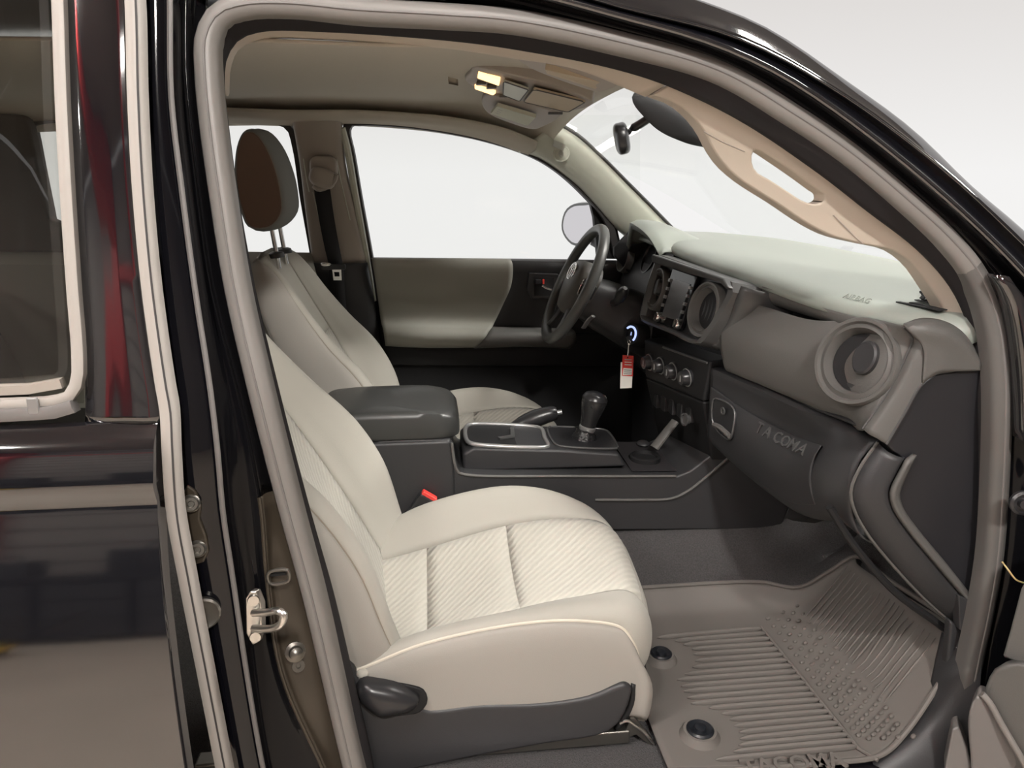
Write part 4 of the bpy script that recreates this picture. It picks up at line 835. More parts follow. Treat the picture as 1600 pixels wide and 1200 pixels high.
for s in (-1, 1):
    sp_ = obj('spoke', plate([SW(s * .065, .035, -.012), SW(s * .165, .028, -.006), SW(s * .165, -.012, -.006), SW(s * .07, -.035, -.012)], -sn * .018), M_pls, W, bevel=.005)
    pd = obj('button_pad', plate(crs([SW(s * .085, .026, -.002), SW(s * .135, .028, -.002), SW(s * .14, -.004, -.002), SW(s * .09, -.016, -.002)], 20, True), -sn * .014), M_plg, sp_, bevel=.003)
    obj('pad_rim', tube(crs([SW(s * .085, .026, 0), SW(s * .135, .028, 0), SW(s * .14, -.004, 0), SW(s * .09, -.016, 0)], 20, True), .0026, 6, closed=True), M_chr, sp_)
    obj('lower_spoke', tube(crs([SW(s * .045, -.065, -.015), SW(s * .06, -.11, -.012), SW(s * .075, -.156, -.002)], 10), [.016] * 10, 10, flat=.6), M_silv if False else M_bez, W)
def ell(rx, ry, cy=0): return [SW(rx * math.cos(t), cy + ry * math.sin(t) + .032, .0235) for t in [2 * math.pi * k / 32 for k in range(32)]]
em = obj('emblem', tube(ell(.036, .026), .0022, 8, closed=True), M_chr, W, label='chrome emblem of three ovals')
obj('inner_oval', tube(ell(.0115, .024, 0), .0019, 8, closed=True), M_chr, em); obj('cross_oval', tube(ell(.027, .010, .012), .0019, 8, closed=True), M_chr, em)
Z = thing('steering_column', 'dark steering column with stalk and lit ignition ring', 'steering column', P(985, 540, .95))
cu_ = [sc - sn * .04, sc - sn * .10, sc - sn * .2, sc - sn * .32]
obj('shroud', grid([[p + sa * (w_ * 1.0 * math.copysign(abs(math.cos(t)) ** .6, math.cos(t))) + sb * (h_ * math.copysign(abs(math.sin(t)) ** .6, math.sin(t)) - .02) for t in [2 * math.pi * k / 28 for k in range(28)]] for p, w_, h_ in zip(cu_, (.07, .085, .095, .10), (.06, .075, .085, .09))], cu=True, cap=True), M_pl, Z, smooth=60)
stk = crs([sc - sn * .11 - sa * .0 + V((0, -.07, 0)), P(965, 470, .94), P(974, 456, .90), P(977, 450, .885)], 16)
obj('stalk', tube(stk, [.010] * 8 + [.011, .013, .015, .016, .016, .015, .012, .006], 12), M_pls, Z)
obj('stalk', tube(crs([sc - sn * .11 + V((0, .07, 0)), sc - sn * .10 + V((0, .16, .01)), sc - sn * .09 + V((0, .24, .02))], 10), .010, 10), M_pls, Z)
lv = obj('tilt_lever', tube(crs([P(912, 512, 1.02), P(920, 500, 1.0), P(927, 494, .99)], 10), [.009] * 10, 10, flat=.5), M_silv, Z)
ic = P(988, 523, .955); inr = V((-.85, -.45, .25))
ig = obj('ignition_barrel', lathe(ic, inr, [(.034, -.06), (.034, 0), (.030, .006), (.018, .008), (.016, .002), (.001, .002)], 30), M_pld, Z)
ia, ib, inn_ = basis(inr); arc = [ic + inn_ * .009 + ia * (.022 * math.cos(t)) + ib * (.022 * math.sin(t)) for t in [-.7 + 3.1 * k / 24 for k in range(25)]]
obj('ring_light', tube(arc, .003, 8), M_ring, ig, label='pale blue lit ring around the key slot')
obj('key_slot', box(ic + inn_ * .006, (.004, .004, .016)), M_chr, ig)
# instrument cluster under its hood
N_ = thing('instrument_hood', 'dark hood over the instruments behind the steering wheel', 'instrument cluster', P(1010, 380, 1.08))
hy = [.93, 1.0, 1.1, 1.2, 1.30]; 
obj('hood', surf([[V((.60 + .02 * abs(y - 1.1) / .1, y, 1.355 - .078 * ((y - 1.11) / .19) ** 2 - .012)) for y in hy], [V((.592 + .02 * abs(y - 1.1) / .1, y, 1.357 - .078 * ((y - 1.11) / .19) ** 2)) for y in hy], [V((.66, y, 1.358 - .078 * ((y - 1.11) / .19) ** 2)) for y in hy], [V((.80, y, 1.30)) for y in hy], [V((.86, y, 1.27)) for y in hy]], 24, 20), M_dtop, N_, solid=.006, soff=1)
obj('binnacle_back', box((.735, 1.13, 1.19), (.02, .50, .16)), M_pld, N_)
obj('hood_stitch', tube(crs([V((.594 + .02 * abs(y - 1.1) / .1, y, 1.352 - .078 * ((y - 1.11) / .19) ** 2)) for y in hy], 24), .0018, 6), M_bez, N_)
obj('hood_cheek', plate([P(u, v, 1.315) for u, v in ((986, 360), (1002, 370), (1050, 400), (1050, 430), (985, 430), (960, 400), (960, 386))], (0, .02, 0)), M_pld, N_, bevel=.003)
obj('cluster_face', box((.70, 1.11, 1.24), (.02, .36, .16), Matrix.Rotation(.35, 3, 'Y')), M_plg, N_, bevel=.004)
for y in (1.03, 1.19): obj('gauge', lathe((.675, y, 1.25), (-.93, 0, .35), [(.055, 0), (.055, .006), (.050, .006), (.048, 0), (.001, 0)], 28), M_pls, N_)
obj('driver_dash_panel', surf([[V((.70, y, 1.27)) for y in (.94, 1.1, 1.3, 1.40)], [V((.655, y, 1.20)) for y in (.94, 1.1, 1.3, 1.40)], [V((.62, y, 1.10)) for y in (.94, 1.1, 1.3, 1.40)], [V((.63, y, .95)) for y in (.94, 1.1, 1.3, 1.40)], [V((.72, y, .84)) for y in (.94, 1.1, 1.3, 1.40)]], 16, 20), M_pl, DASH, solid=.004, soff=1)
vent(V((.64, 1.35, 1.225)), (-.95, -.1, .25), .045, DASH, 'round vent beside the driver window')
# key tag
Kt = thing('key_tag', 'red and white key tag hanging from the ignition', 'key tag', P(978, 607, .925))
kh = P(983, 535, .925)
obj('key_ring', tube([kh + ia * .006 * math.cos(t) + V((0, 0, .006 * math.sin(t))) for t in [2 * math.pi * k / 20 for k in range(20)]], .0012, 6, closed=True), M_chr, Kt)
obj('chain', tube([P(983, 536, .925), P(982, 546, .925), P(981, 557, .925)], .0018, 6), M_chr, Kt)
obj('key', plate([P(u, v, .94) for u, v in ((979, 527), (986, 524), (988, 533), (982, 537))], (0, .006, 0)), M_pls, Kt, bevel=.001)
obj('red_card', plate([P(u, v, .924) for u, v in ((973, 555), (990, 556), (989, 588), (972, 587))], (0, .0015, 0), [[P(u, v, .924) for u, v in ((980, 557.5), (982, 557.5), (982, 560), (980, 560))]]), M_tagred, Kt, smooth=0)
obj('pale_card', plate([P(u, v, .9255) for u, v in ((970, 566), (975, 566), (975, 575), (989, 576), (987, 606), (969, 607))], (0, .0015, 0)), M_white, Kt, smooth=0)
obj('paper_label', plate([P(u, v, .9235) for u, v in ((974, 575), (988, 576), (987, 586), (973, 586))], (0, .0005, 0)), M_white, Kt, smooth=0)
for k in range(3): obj('print_line', plate([P(u, v, .9232) for u, v in ((976, 561 + k * 4), (987, 561.6 + k * 4), (987, 563 + k * 4), (976, 562.4 + k * 4))], (0, .0005, 0)), M_white if k else M_print, Kt, smooth=0)
for k in range(3): obj('print_line', plate([P(u, v, .9232) for u, v in ((975, 577.5 + k * 3), (987, 578 + k * 3), (987, 579 + k * 3), (975, 578.5 + k * 3))], (0, .0003, 0)), M_prdk, Kt, smooth=0)
# pedals in the dark
for y, lab in ((1.02, 'accelerator pedal in the dark driver footwell'), (1.14, 'brake pedal in the dark driver footwell')):
    t = thing('foot_pedal', lab, 'pedal', (.78, y, .55), 'pedals in the driver footwell')
    obj('pad', box((.78, y, .62), (.02, .06, .09), Matrix.Rotation(-.5, 3, 'Y')), M_pld, t, bevel=.006); obj('arm', tube([V((.79, y, .62)), V((.86, y, .85))], .008), M_pld, t)

# ================================================================== CENTRE CONSOLE
Cn = thing('centre_console', 'charcoal centre console with cup holder between the seats', 'console', (.2, .72, .66))
oc = [(560, 905), (548, 700), (600, 688), (704, 686), (709, 700), (713, 730), (722, 741), (760, 743), (900, 744), (1058, 744), (1078, 736), (1108, 714), (1132, 690), (1150, 694), (1180, 740), (1236, 786), (1228, 806), (1217, 836), (1130, 828), (950, 829), (700, 838)]
body = [P(u, v, .602) for u, v in oc]
obj('body', plate(body, (0, .25, 0)), M_pl, Cn, bevel=.006, bseg=3)
obj('side_rail', tube(crs([P(u, v, .600) for u, v in ((706, 692), (710, 722), (716, 738), (730, 742), (900, 744), (1056, 744))], 40), .0035, 8), M_plm, Cn)
obj('side_rail', tube(crs([P(u, v, .599) for u, v in ((930, 781), (1000, 781), (1048, 779), (1072, 769), (1100, 748), (1142, 712))], 40), .0035, 8), M_plm, Cn)
# raised tray carrying cup holder and gear gate
trb = [V((.062, .640, .79)), V((.062, .640, .838)), V((.09, .640, .852)), V((.30, .640, .838)), V((.455, .640, .822)), V((.475, .640, .785))]
tr = obj('tray', plate(trb, (0, .185, 0)), M_pl, Cn, bevel=.008, bseg=3)
def onT(x, y): return V((x, y, .852 - (x - .09) * .085))
cup = [(.075, .68), (.085, .66), (.11, .652), (.255, .652), (.275, .66), (.278, .73), (.278, .80), (.255, .812), (.11, .812), (.085, .80), (.075, .77)]
cr_ = crs([onT(x, y) + V((0, 0, .004)) for x, y in cup], 50, True)
cr_c = sum(cr_, V()) / 50
obj('cup_well', plate([cr_c + (p - cr_c) * .95 - V((0, 0, .002)) for p in cr_], (0, 0, -.003)), M_pld, tr)
obj('cup_rim', tube(cr_, .0058, 10, closed=True), M_silv, tr, label='satin silver cup holder rim')
obj('cup_divider', plate([onT(.16, .70) + V((0, 0, .003)), onT(.20, .72) + V((0, 0, .003)), onT(.205, .79) + V((0, 0, .003)), onT(.195, .79) + V((0, 0, .003)), onT(.19, .73) + V((0, 0, .003)), onT(.155, .71) + V((0, 0, .003))], (0, 0, .004)), M_bez, tr)
gt = crs([onT(x, y) + V((0, 0, .002)) for x, y in ((.305, .665), (.455, .665), (.46, .68), (.46, .80), (.45, .81), (.305, .81), (.297, .80), (.297, .68))], 40, True)
gg = obj('gear_gate', plate(gt, (0, 0, .004)), M_pls, tr); obj('gate_rim', tube([p + V((0, 0, .004)) for p in gt], .0030, 8, closed=True), M_bez, tr)
obj('front_pocket', plate([V((.485, .625, .779)), V((.60, .625, .775)), V((.60, .83, .775)), V((.485, .83, .779))], (0, 0, .002)), M_flock, Cn)
obj('pocket_cup', lathe((.54, .70, .778), (0, 0, 1), [(.04, 0), (.04, .012), (.034, .014), (.032, .004), (.001, .003)], 28), M_pld, Cn)
for u, v, y in ((1005, 693, .80), (1000, 712, .74), (1030, 740, .66)): obj('pocket_edge', ellipsoid(P(u, v, y), (.018, .02, .008), nu=12, nv=8), M_pl, Cn)
obj('stack_support', tube([P(1022, 700, .70), P(1055, 658, .72)], [.016, .014], 10, flat=.5), M_plm, Cn)
# shifter
Sh = thing('gear_lever', 'gear lever with dark moulded knob and leather boot', 'gear lever', onT(.385, .735))
ax = (P(931, 618, .735) - P(912, 690, .735)); hgt = ax.length; ax.normalize(); g0 = P(912, 690, .735)
obj('boot', lathe(g0 - V((0, 0, .004)), V((.05, 0, 1)), [(.055, -.004), (.050, .006), (.034, .012), (.030, .024), (.024, .03), (.022, .04)], 28), mat('boot_leather', (.014, .014, .015), .35, bump=('noise', 60, .8, .01)), Sh)
obj('boot_fold', ellipsoid(g0 + V((-.055, -.01, .004)), (.03, .04, .012), nu=16, nv=10), M_pls, Sh)
obj('collar', lathe(g0 + ax * (hgt * .24), ax, [(.020, 0), (.022, .004), (.022, .012), (.018, .016)], 24), M_silv, Sh)
kp = [(.017, .30), (.018, .36), (.021, .55), (.027, .75), (.030, .88), (.029, .95), (.024, 1.01), (.014, 1.05), (.001, 1.06)]
obj('knob', lathe(g0, ax, [(r * 1.12, h * hgt) for r, h in kp], 28), mat('knob_leather', (.018, .018, .019), .25), Sh, smooth=60)
obj('knob_cap', lathe(g0, ax, [(.0335, .93 * hgt), (.0315, .97 * hgt), (.0265, 1.025 * hgt), (.0155, 1.062 * hgt), (.001, 1.07 * hgt)], 28), M_pls, Sh, smooth=60)
obj('shift_button', ellipsoid(g0 + ax * (hgt * .85) + V((-.005, -.026, 0)), (.012, .006, .012), nu=14, nv=8), M_pls, Sh)
# parking brake
Pb = thing('parking_brake', 'black parking brake lever beside the cup holder', 'brake lever', P(790, 690, .86))
pb = crs([P(770, 690, .85), P(790, 678, .85), P(805, 670, .85), P(830, 657, .85), P(855, 648, .85), P(870, 645, .85)], 20)
obj('grip', tube(pb[6:], [.019, .021, .0225, .024, .0245, .025, .025, .025, .0245, .024, .023, .022, .0215, .016], 14), mat('grip_plastic', (.022, .022, .024), .3), Pb)
obj('arm', tube(pb[:8], .012, 10), M_pls, Pb)
for i in (5, 6): obj('collar', tube([pb[i], pb[i] + (pb[i + 1] - pb[i]) * .5], .021, 14), M_pls, Pb)
obj('release_button', tube([pb[-1], pb[-1] + (pb[-1] - pb[-2]).normalized() * .014], .007, 10), M_silv, Pb)
# armrest
Ar = thing('console_armrest', 'charcoal padded armrest box between the seats', 'armrest', P(640, 700, .7))
lo_ = []
for s, z in ((.90, .892), (1.0, .900), (1.0, .925), (.985, .945), (.93, .957), (.7, .962), (.2, .964)):
    r = []
    for k in range(48):
        t = 2 * math.pi * k / 48; c_, s_ = math.cos(t), math.sin(t); p_ = 5
        r.append(V((-.115 + .172 * s * math.copysign(abs(c_) ** (2 / p_), c_), .725 + .128 * (s if s > .95 else .5 + s * .5) * math.copysign(abs(s_) ** (2 / p_), s_), z - .012 * max(0, (c_ - .2)))))
    lo_.append(r)
obj('lid', grid(lo_, cu=True, cap=True), mat('armrest_vinyl', (.038, .039, .038), .38, spec=.5), Ar, smooth=60)
obj('box', plate([P(548, 694, .597), P(705, 688, .597), P(711, 742, .597), P(712, 860, .597), P(560, 930, .597)], (0, .255, 0)), M_pl, Ar, bevel=.01, bseg=3)
# ================================================================== SEATS
def crk(pts, k, closed=False):
    """Catmull-Rom with k samples per control segment, so patch borders stay on control points"""
    m = len(pts); out = []
    for i in range(m if closed else m - 1):
        p1, p2 = pts[i], pts[(i + 1) % m]
        p0 = pts[i - 1] if (closed or i) else p1 * 2 - p2; p3 = pts[(i + 2) % m] if (closed or i + 2 < m) else p2 * 2 - p1
        a, b, c = (p1 - p0).length ** .5 or 1e-3, (p2 - p1).length ** .5 or 1e-3, (p3 - p2).length ** .5 or 1e-3
        t1 = a; t2 = a + b; t3 = t2 + c
        for q in range(k):
            t = t1 + b * q / k
            A1 = p0 * ((t1 - t) / t1) + p1 * (t / t1); A2 = p1 * ((t2 - t) / b) + p2 * ((t - t1) / b); A3 = p2 * ((t3 - t) / c) + p3 * ((t - t2) / c)
            B1 = A1 * ((t2 - t) / t2) + A2 * (t / t2); B2 = A2 * ((t3 - t) / (t3 - t1)) + A3 * ((t - t1) / (t3 - t1))
            out.append(B1 * ((t2 - t) / b) + B2 * ((t - t1) / b))
    if not closed: out.append(pts[-1].copy())
    return out
def net(rows, k, closed=False):
    R = [crk(r, k, closed) for r in rows]; n = len(R[0])
    cols = [crk([r[j] for r in R], k) for j in range(n)]
    return [[cols[j][i] for j in range(n)] for i in range(len(cols[0]))]
def normals(Gd, closed):
    nr, nc = len(Gd), len(Gd[0]); N = []
    for i in range(nr):
        row = []
        for j in range(nc):
            du = Gd[min(nr - 1, i + 1)][j] - Gd[max(0, i - 1)][j]
            dv = Gd[i][(j + 1) % nc if closed else min(nc - 1, j + 1)] - Gd[i][j - 1 if (closed or j) else 0]
            q = du.cross(dv); row.append(q.normalized() if q.length > 1e-12 else V((0, 0, 1)))
        N.append(row)
    return N
def patch(Gd, N, i0, i1, j0, j1, sgn, groove=.004, sides='lrtb', wrap=False):
    """a piece of the surface net whose borders dip into the seam"""
    nc = len(Gd[0]); rows = []
    for i in range(i0, i1 + 1):
        r = []
        for j in range(j0, j1 + 1):
            d = min([i - i0 if 't' in sides else 9, i1 - i if 'b' in sides else 9, j - j0 if 'l' in sides else 9, j1 - j if 'r' in sides else 9])
            g = groove if d == 0 else (groove * .25 if d == 1 else 0)
            r.append(Gd[i][j % nc] - N[i][j % nc] * sgn * g)
        rows.append(r)
    return grid(rows)
def strip_tube(Gd, N, idx, sgn, r, off=.0): return tube([Gd[i][j % len(Gd[0])] + N[i][j % len(Gd[0])] * sgn * off for i, j in idx], r, 6)

KS = 6
def cushion(root, yc, dx, dz, mirror=False, sc=1.0):
    #        y offsets of the columns and, by station, their heights
    yo = [-.262, -.268, -.262, -.236, -.165, -.02, .115, .195, .238, .248, .245]
    st = [(-.30, [.50, .56, .62, .625, .60, .60, .625, .64, .62, .57, .50]),
          (-.16, [.50, .57, .652, .655, .612, .610, .650, .685, .665, .59, .50]),
          (-.03, [.50, .59, .700, .702, .642, .638, .682, .745, .720, .60, .50]),
          (.15, [.50, .60, .728, .732, .694, .690, .728, .782, .755, .61, .50]),
          (.27, [.50, .60, .722, .736, .712, .708, .740, .770, .735, .60, .50]),
          (.36, [.50, .585, .700, .722, .716, .714, .728, .735, .690, .58, .50])]
    front = [0, 0, -.035, -.015, .0, .012, .008, -.02, -.05, -.02, 0]
    rows = []
    for x, zs in st:
        f = max(0, (x - .15) / .21) ** 2
        rows.append([V((x + front[j] * f + dx, yc + yo[j] * (1 - .03 * f), zs[j] + dz)) for j in range(11)])
    last = st[-1][1]
    for dxx, dzz, sh in ((.032, -.030, .97), (.048, -.078, .94), (.042, -.125, .93), (.012, -.165, .92)):
        rows.append([V((.36 + front[j] * 1.3 + dxx * (1 if 1 < j < 9 else .55) + dx, yc + yo[j] * sh, max(.548 if 1 < j < 9 else .487, last[j] + dzz * (1 if 1 < j < 9 else .2)) + dz)) for j in range(11)])
    if mirror:
        for r in rows:
            for p in r: p.y = 2 * yc - p.y
    Gd = net(rows, KS); N = normals(Gd, False); sg = 1 if N[3 * KS][5 * KS].z > 0 else -1
    K_ = KS; nr = len(Gd) - 1
    obj('side_panel', patch(Gd, N, 0, nr, 0, 2 * K_, sg), M_fabs, root, solid=.01, soff=0, smooth=60)
    obj('side_bolster', patch(Gd, N, 0, nr, 2 * K_, 4 * K_, sg), M_fab, root, solid=.01, soff=0, smooth=60)
    obj('centre_insert', patch(Gd, N, 0, 2 * K_, 4 * K_, 6 * K_, sg), M_rib, root, solid=.01, soff=0, smooth=60, label='ribbed cloth seat insert')
    obj('centre_insert', patch(Gd, N, 2 * K_, 3 * K_, 4 * K_, 6 * K_, sg), M_rib, root, solid=.01, soff=0, smooth=60, label='ribbed cloth seat insert')
    obj('centre_insert', patch(Gd, N, 3 * K_, 6 * K_, 4 * K_, 6 * K_, sg), M_rib, root, solid=.01, soff=0, smooth=60, label='ribbed cloth seat insert')
    obj('front_panel', patch(Gd, N, 6 * K_, nr, 4 * K_, 6 * K_, sg), M_fab, root, solid=.01, soff=0, smooth=60)
    obj('side_bolster', patch(Gd, N, 0, nr, 6 * K_, 10 * K_, sg), M_fab, root, solid=.01, soff=0, smooth=60)
    obj('piping', strip_tube(Gd, N, [(i, 2 * K_) for i in range(0, nr + 1)], sg, .0030, .001), M_stitch, root)
    for jj in (4 * K_,): obj('stitch_line', strip_tube(Gd, N, [(i, jj - 1) for i in range(3, 6 * K_)], sg, .0011, .0005), M_stitch, root)
    obj('stitch_line', strip_tube(Gd, N, [(i, 2 * K_ + 2) for i in range(0, nr + 1)], sg, .0010, .0003), M_stitch, root)
    # firm base below the cloth
    obj('base', box((.12 + dx, yc, .50 + dz), (.50, .44, .06)), M_pld, root, bevel=.01)

def backrest(root, B0, T0, yc, hw, near_first=True, panels=True):
    d = V((T0[0] - B0[0], 0, T0[1] - B0[1])); L = d.length; d.normalize(); n = V((d.z, 0, -d.x))
    hs = [(-.02, .93, .045, .085), (.10, .98, .065, .085), (.28, 1.0, .095, .085), (.45, 1.0, .092, .08), (.62, .97, .060, .078), (.78, .88, .040, .07), (.90, .82, .030, .06), (.985, .76, .012, .045), (1.02, .66, -.02, .02)]
    rows = []
    for h, w_, b, dp in hs:
        c = V((B0[0], yc, B0[1])) + d * (L * h)
        w2 = hw * w_
        lo = [(-.86, -dp), (-1.0, -dp * .45), (-1.02, b * .25), (-.97, b * .85), (-.84, b), (-.68, b * .6), (-.54, b * .08), (0, -.004), (.54, b * .08), (.68, b * .6), (.84, b), (.97, b * .85), (1.02, b * .25), (1.0, -dp * .45), (.86, -dp), (0, -dp * 1.08)]
        rows.append([c + V((0, a * w2, 0)) + n * f for a, f in lo])
    Gd = net(rows, KS, True); N = normals(Gd, True); K_ = KS; nr = len(Gd) - 1
    sg = 1 if N[nr // 2][7 * K_].dot(n) > 0 else -1
    obj('side_panel', patch(Gd, N, 0, nr, 0, 3 * K_, sg), M_fabs, root, solid=.008, soff=0, smooth=60)
    obj('side_bolster', patch(Gd, N, 0, nr, 3 * K_, 6 * K_, sg), M_fab, root, solid=.008, soff=0, smooth=60)
    obj('lower_insert', patch(Gd, N, 0, 4 * K_, 6 * K_, 8 * K_, sg), M_ribb, root, solid=.008, soff=0, smooth=60, label='ribbed cloth backrest insert')
    obj('upper_insert', patch(Gd, N, 4 * K_, nr, 6 * K_, 8 * K_, sg), M_fab, root, solid=.008, soff=0, smooth=60)
    obj('side_bolster', patch(Gd, N, 0, nr, 8 * K_, 11 * K_, sg), M_fab, root, solid=.008, soff=0, smooth=60)
    obj('side_panel', patch(Gd, N, 0, nr, 11 * K_, 14 * K_, sg), M_fabs, root, solid=.008, soff=0, smooth=60)
    obj('rear_panel', patch(Gd, N, 0, nr, 14 * K_, 16 * K_, sg), M_fabs, root, solid=.008, soff=0, smooth=60)
    obj('top_cap', grid([[p for p in Gd[nr]], [Gd[nr][0].lerp(Gd[nr][len(Gd[0]) // 2], .5) + (p - Gd[nr][0].lerp(Gd[nr][len(Gd[0]) // 2], .5)) * .4 + d * .012 for p in Gd[nr]]], cu=True, cap=True), M_fab, root, smooth=60)
    for jj in (3 * K_, 11 * K_): obj('piping', strip_tube(Gd, N, [(i, jj) for i in range(1, nr)], sg, .0022, -.001), M_seam, root)
    for jj in (3 * K_ + 4, 11 * K_ - 4): obj('stitch_line', strip_tube(Gd, N, [(i, jj) for i in range(1, nr)], sg, .0010, .0003), M_stitch, root)
    for jj in (6 * K_, 8 * K_): obj('seam', strip_tube(Gd, N, [(i, jj) for i in range(1, nr)], sg, .0018, -.003), M_seam, root)
    return d, n, L

def headrest(root, c, d, n, yc):
    # padded block: taller than deep, front face pale grey, sides painted brown for their shade
    lo = []; hh, hd, hwid = .125, .062, .118
    def sec(a):                                         # a from -1 (near side) to 1 (far side)
        w = 1 - .28 * abs(a) ** 3
        pr = [(-.85, -.98), (-1.08, -.68), (-1.12, -.1), (-.92, .42), (-.58, .82), (-.18, 1.02), (.28, 1.0), (.72, .70), (1.0, .2), (1.06, -.3), (.9, -.75), (.15, -1.03)]
        return [c + V((0, a * hwid, 0)) + n * (p * hd * w) + d * (q * hh * (1 - .10 * abs(a) ** 3)) for p, q in pr]
    rows = [sec(a) for a in (-1, -.93, -.75, -.4, 0, .4, .75, .93, 1)]
    Gd = net(rows, 4, True); K_ = 4; nr = len(Gd) - 1
    N = normals(Gd, True); sg = 1 if N[nr // 2][8 * K_].dot(n) > 0 else -1
    obj('front_pad', patch(Gd, N, 1 * K_, 7 * K_, 6 * K_ - 2, 12 * K_, sg, .003), M_head2, root, solid=.006, soff=0, smooth=60)
    obj('rear_pad', patch(Gd, N, 1 * K_, 7 * K_, 0, 6 * K_ - 2, sg, .003), M_head2, root, solid=.006, soff=0, smooth=60)
    for i0, i1 in ((0, K_), (7 * K_, 8 * K_)):
        bm = patch(Gd, N, i0, i1, 0, 12 * K_, sg, .002, 'tb'); e = Gd[0] if i0 == 0 else Gd[nr]
        bm.faces.new([bm.verts.new(p) for p in e]); obj('side_pad', bm, M_head3, root, smooth=60, weld=True)
    for jj in (K_, 7 * K_): obj('seam', strip_tube(Gd, N, [(jj, j) for j in range(12 * K_)], sg, .0016, -.001), M_seam, root)
    for s in (-.055, .055):
        b = c + V((0, s, 0)) - d * .09; e = c + V((0, s, 0)) - d * .235
        obj('post', tube([b, e], .0062, 10), M_chr, root)
        obj('post_sleeve', lathe(e + d * .03, d, [(.022, 0), (.020, .012), (.012, .016), (.007, .016)], 18), M_pl, root)

# --- passenger seat (near)
PS = thing('passenger_seat', 'beige cloth passenger seat nearest the open door', 'seat', (.1, .35, .47), 'front seats')
cushion(PS, .348, 0, 0)
backrest(PS, (-.118, .63), (-.455, 1.26), .348, .262)
tro = [(520, 1060), (545, 1040), (560, 1062), (640, 1095), (660, 1110), (750, 1103), (850, 1100), (920, 1090), (988, 1068), (984, 1100), (968, 1132), (940, 1150), (850, 1165), (740, 1185), (640, 1206), (560, 1225), (500, 1230), (490, 1150)]
tri = [P(u, v, .072) for u, v in smooth_uv(tro, 60, True)]
obj('side_shield', plate(tri, (0, .035, 0)), M_pl, PS, bevel=.010, bseg=4, label='charcoal plastic seat side cover')
fs = [(985, 1070), (988, 1090), (970, 1130)]
obj('front_shield', surf([[P(988, 1068, .08), P(984, 1100, .08), P(962, 1140, .08)], [V((.385, .12, .555)), V((.380, .12, .52)), V((.36, .12, .485))], [V((.41, .25, .54)), V((.405, .25, .51)), V((.38, .25, .48))], [V((.40, .55, .54)), V((.395, .55, .51)), V((.37, .55, .48))]], 10, 20), M_pld, PS, solid=.006)
obj('lever_recess', plate([P(u, v, .069) for u, v in smooth_uv([(556, 1070), (572, 1063), (600, 1066), (640, 1072), (662, 1080), (668, 1098), (656, 1114), (622, 1120), (596, 1124), (575, 1108), (560, 1092)], 36, True)], (0, .012, 0)), M_pld, PS, bevel=.003)
lvo = smooth_uv([(558, 1072), (566, 1064), (590, 1066), (622, 1073), (645, 1084), (656, 1094), (650, 1103), (625, 1110), (590, 1114), (572, 1102), (560, 1088)], 36, True)
lc = [P(u, v, .060) for u, v in lvo]; lcc = sum(lc, V()) / 36
obj('recline_lever', grid([[lcc + (p - lcc) * s + V((0, dd, 0)) for p in lc] for s, dd in ((1.0, .012), (1.0, .0), (.9, -.012), (.6, -.020), (.2, -.022))], cu=True, cap=True), M_pls, PS, smooth=60)
obj('hinge_cover', plate([P(u, v, .074) for u, v in smooth_uv([(528, 1030), (545, 1036), (556, 1050), (556, 1075), (566, 1110), (540, 1120), (515, 1080)], 24, True)], (0, .04, 0)), M_pl, PS, bevel=.006)
obj('cloth_tuck', ellipsoid(P(567, 1052, .080), (.012, .010, .008), nu=12, nv=8), M_fab, PS)
obj('rail', box((-.05, .10, .465), (.8, .035, .03)), M_bolt, PS, bevel=.004)
br1 = obj('rail_end', plate([P(u, v, .085) for u, v in ((946, 1156), (978, 1143), (985, 1122), (992, 1122), (1008, 1142), (1020, 1156), (1025, 1170), (1012, 1162), (994, 1148), (978, 1154), (948, 1162))], (0, .01, 0)), M_bolt, PS, bevel=.001)
obj('rail_spring', tube(crs([P(968, 1130, .08), P(980, 1126, .08), P(990, 1132, .08), P(1004, 1142, .08), P(1022, 1162, .08)], 16), .003, 8), M_zinc, br1)
obj('rail', box((-.05, .56, .465), (.8, .035, .03)), M_bolt, PS, bevel=.004)
# buckle
Bk = thing('belt_buckle', 'black belt buckle with red button by the passenger cushion', 'belt buckle', P(640, 820, .57))
bd = (P(672, 772, .582) - P(640, 818, .582)).normalized(); bc = P(660, 790, .582)
bu = V((0, 1, 0)); bs = bd.cross(bu).normalized(); Mb = Matrix((bs, bu, bd)).transposed()
obj('housing', box(bc - bd * .018, (.046, .024, .095), Mb), M_pls, Bk, bevel=.007, bseg=3)
obj('release_button', box(bc + bd * .030, (.040, .019, .012), Mb), M_red, Bk, bevel=.003, label='red release button')
obj('stem', tube([bc - bd * .05, bc - bd * .16], .012, 10, flat=.5), M_belt, Bk)
# --- driver seat (far)
DS = thing('driver_seat', 'beige cloth driver seat with headrest beyond the armrest', 'seat', (.05, 1.09, .47), 'front seats')
cushion(DS, 1.09, -.03, .03)
dd, dn, dL = backrest(DS, (-.135, .66), (-.435, 1.275), 1.09, .250)
hc = P(417, 281, 1.09); hd_ = V((-.10, 0, 1)).normalized()
headrest(DS, hc, hd_, V((hd_.z, 0, -hd_.x)), 1.09)

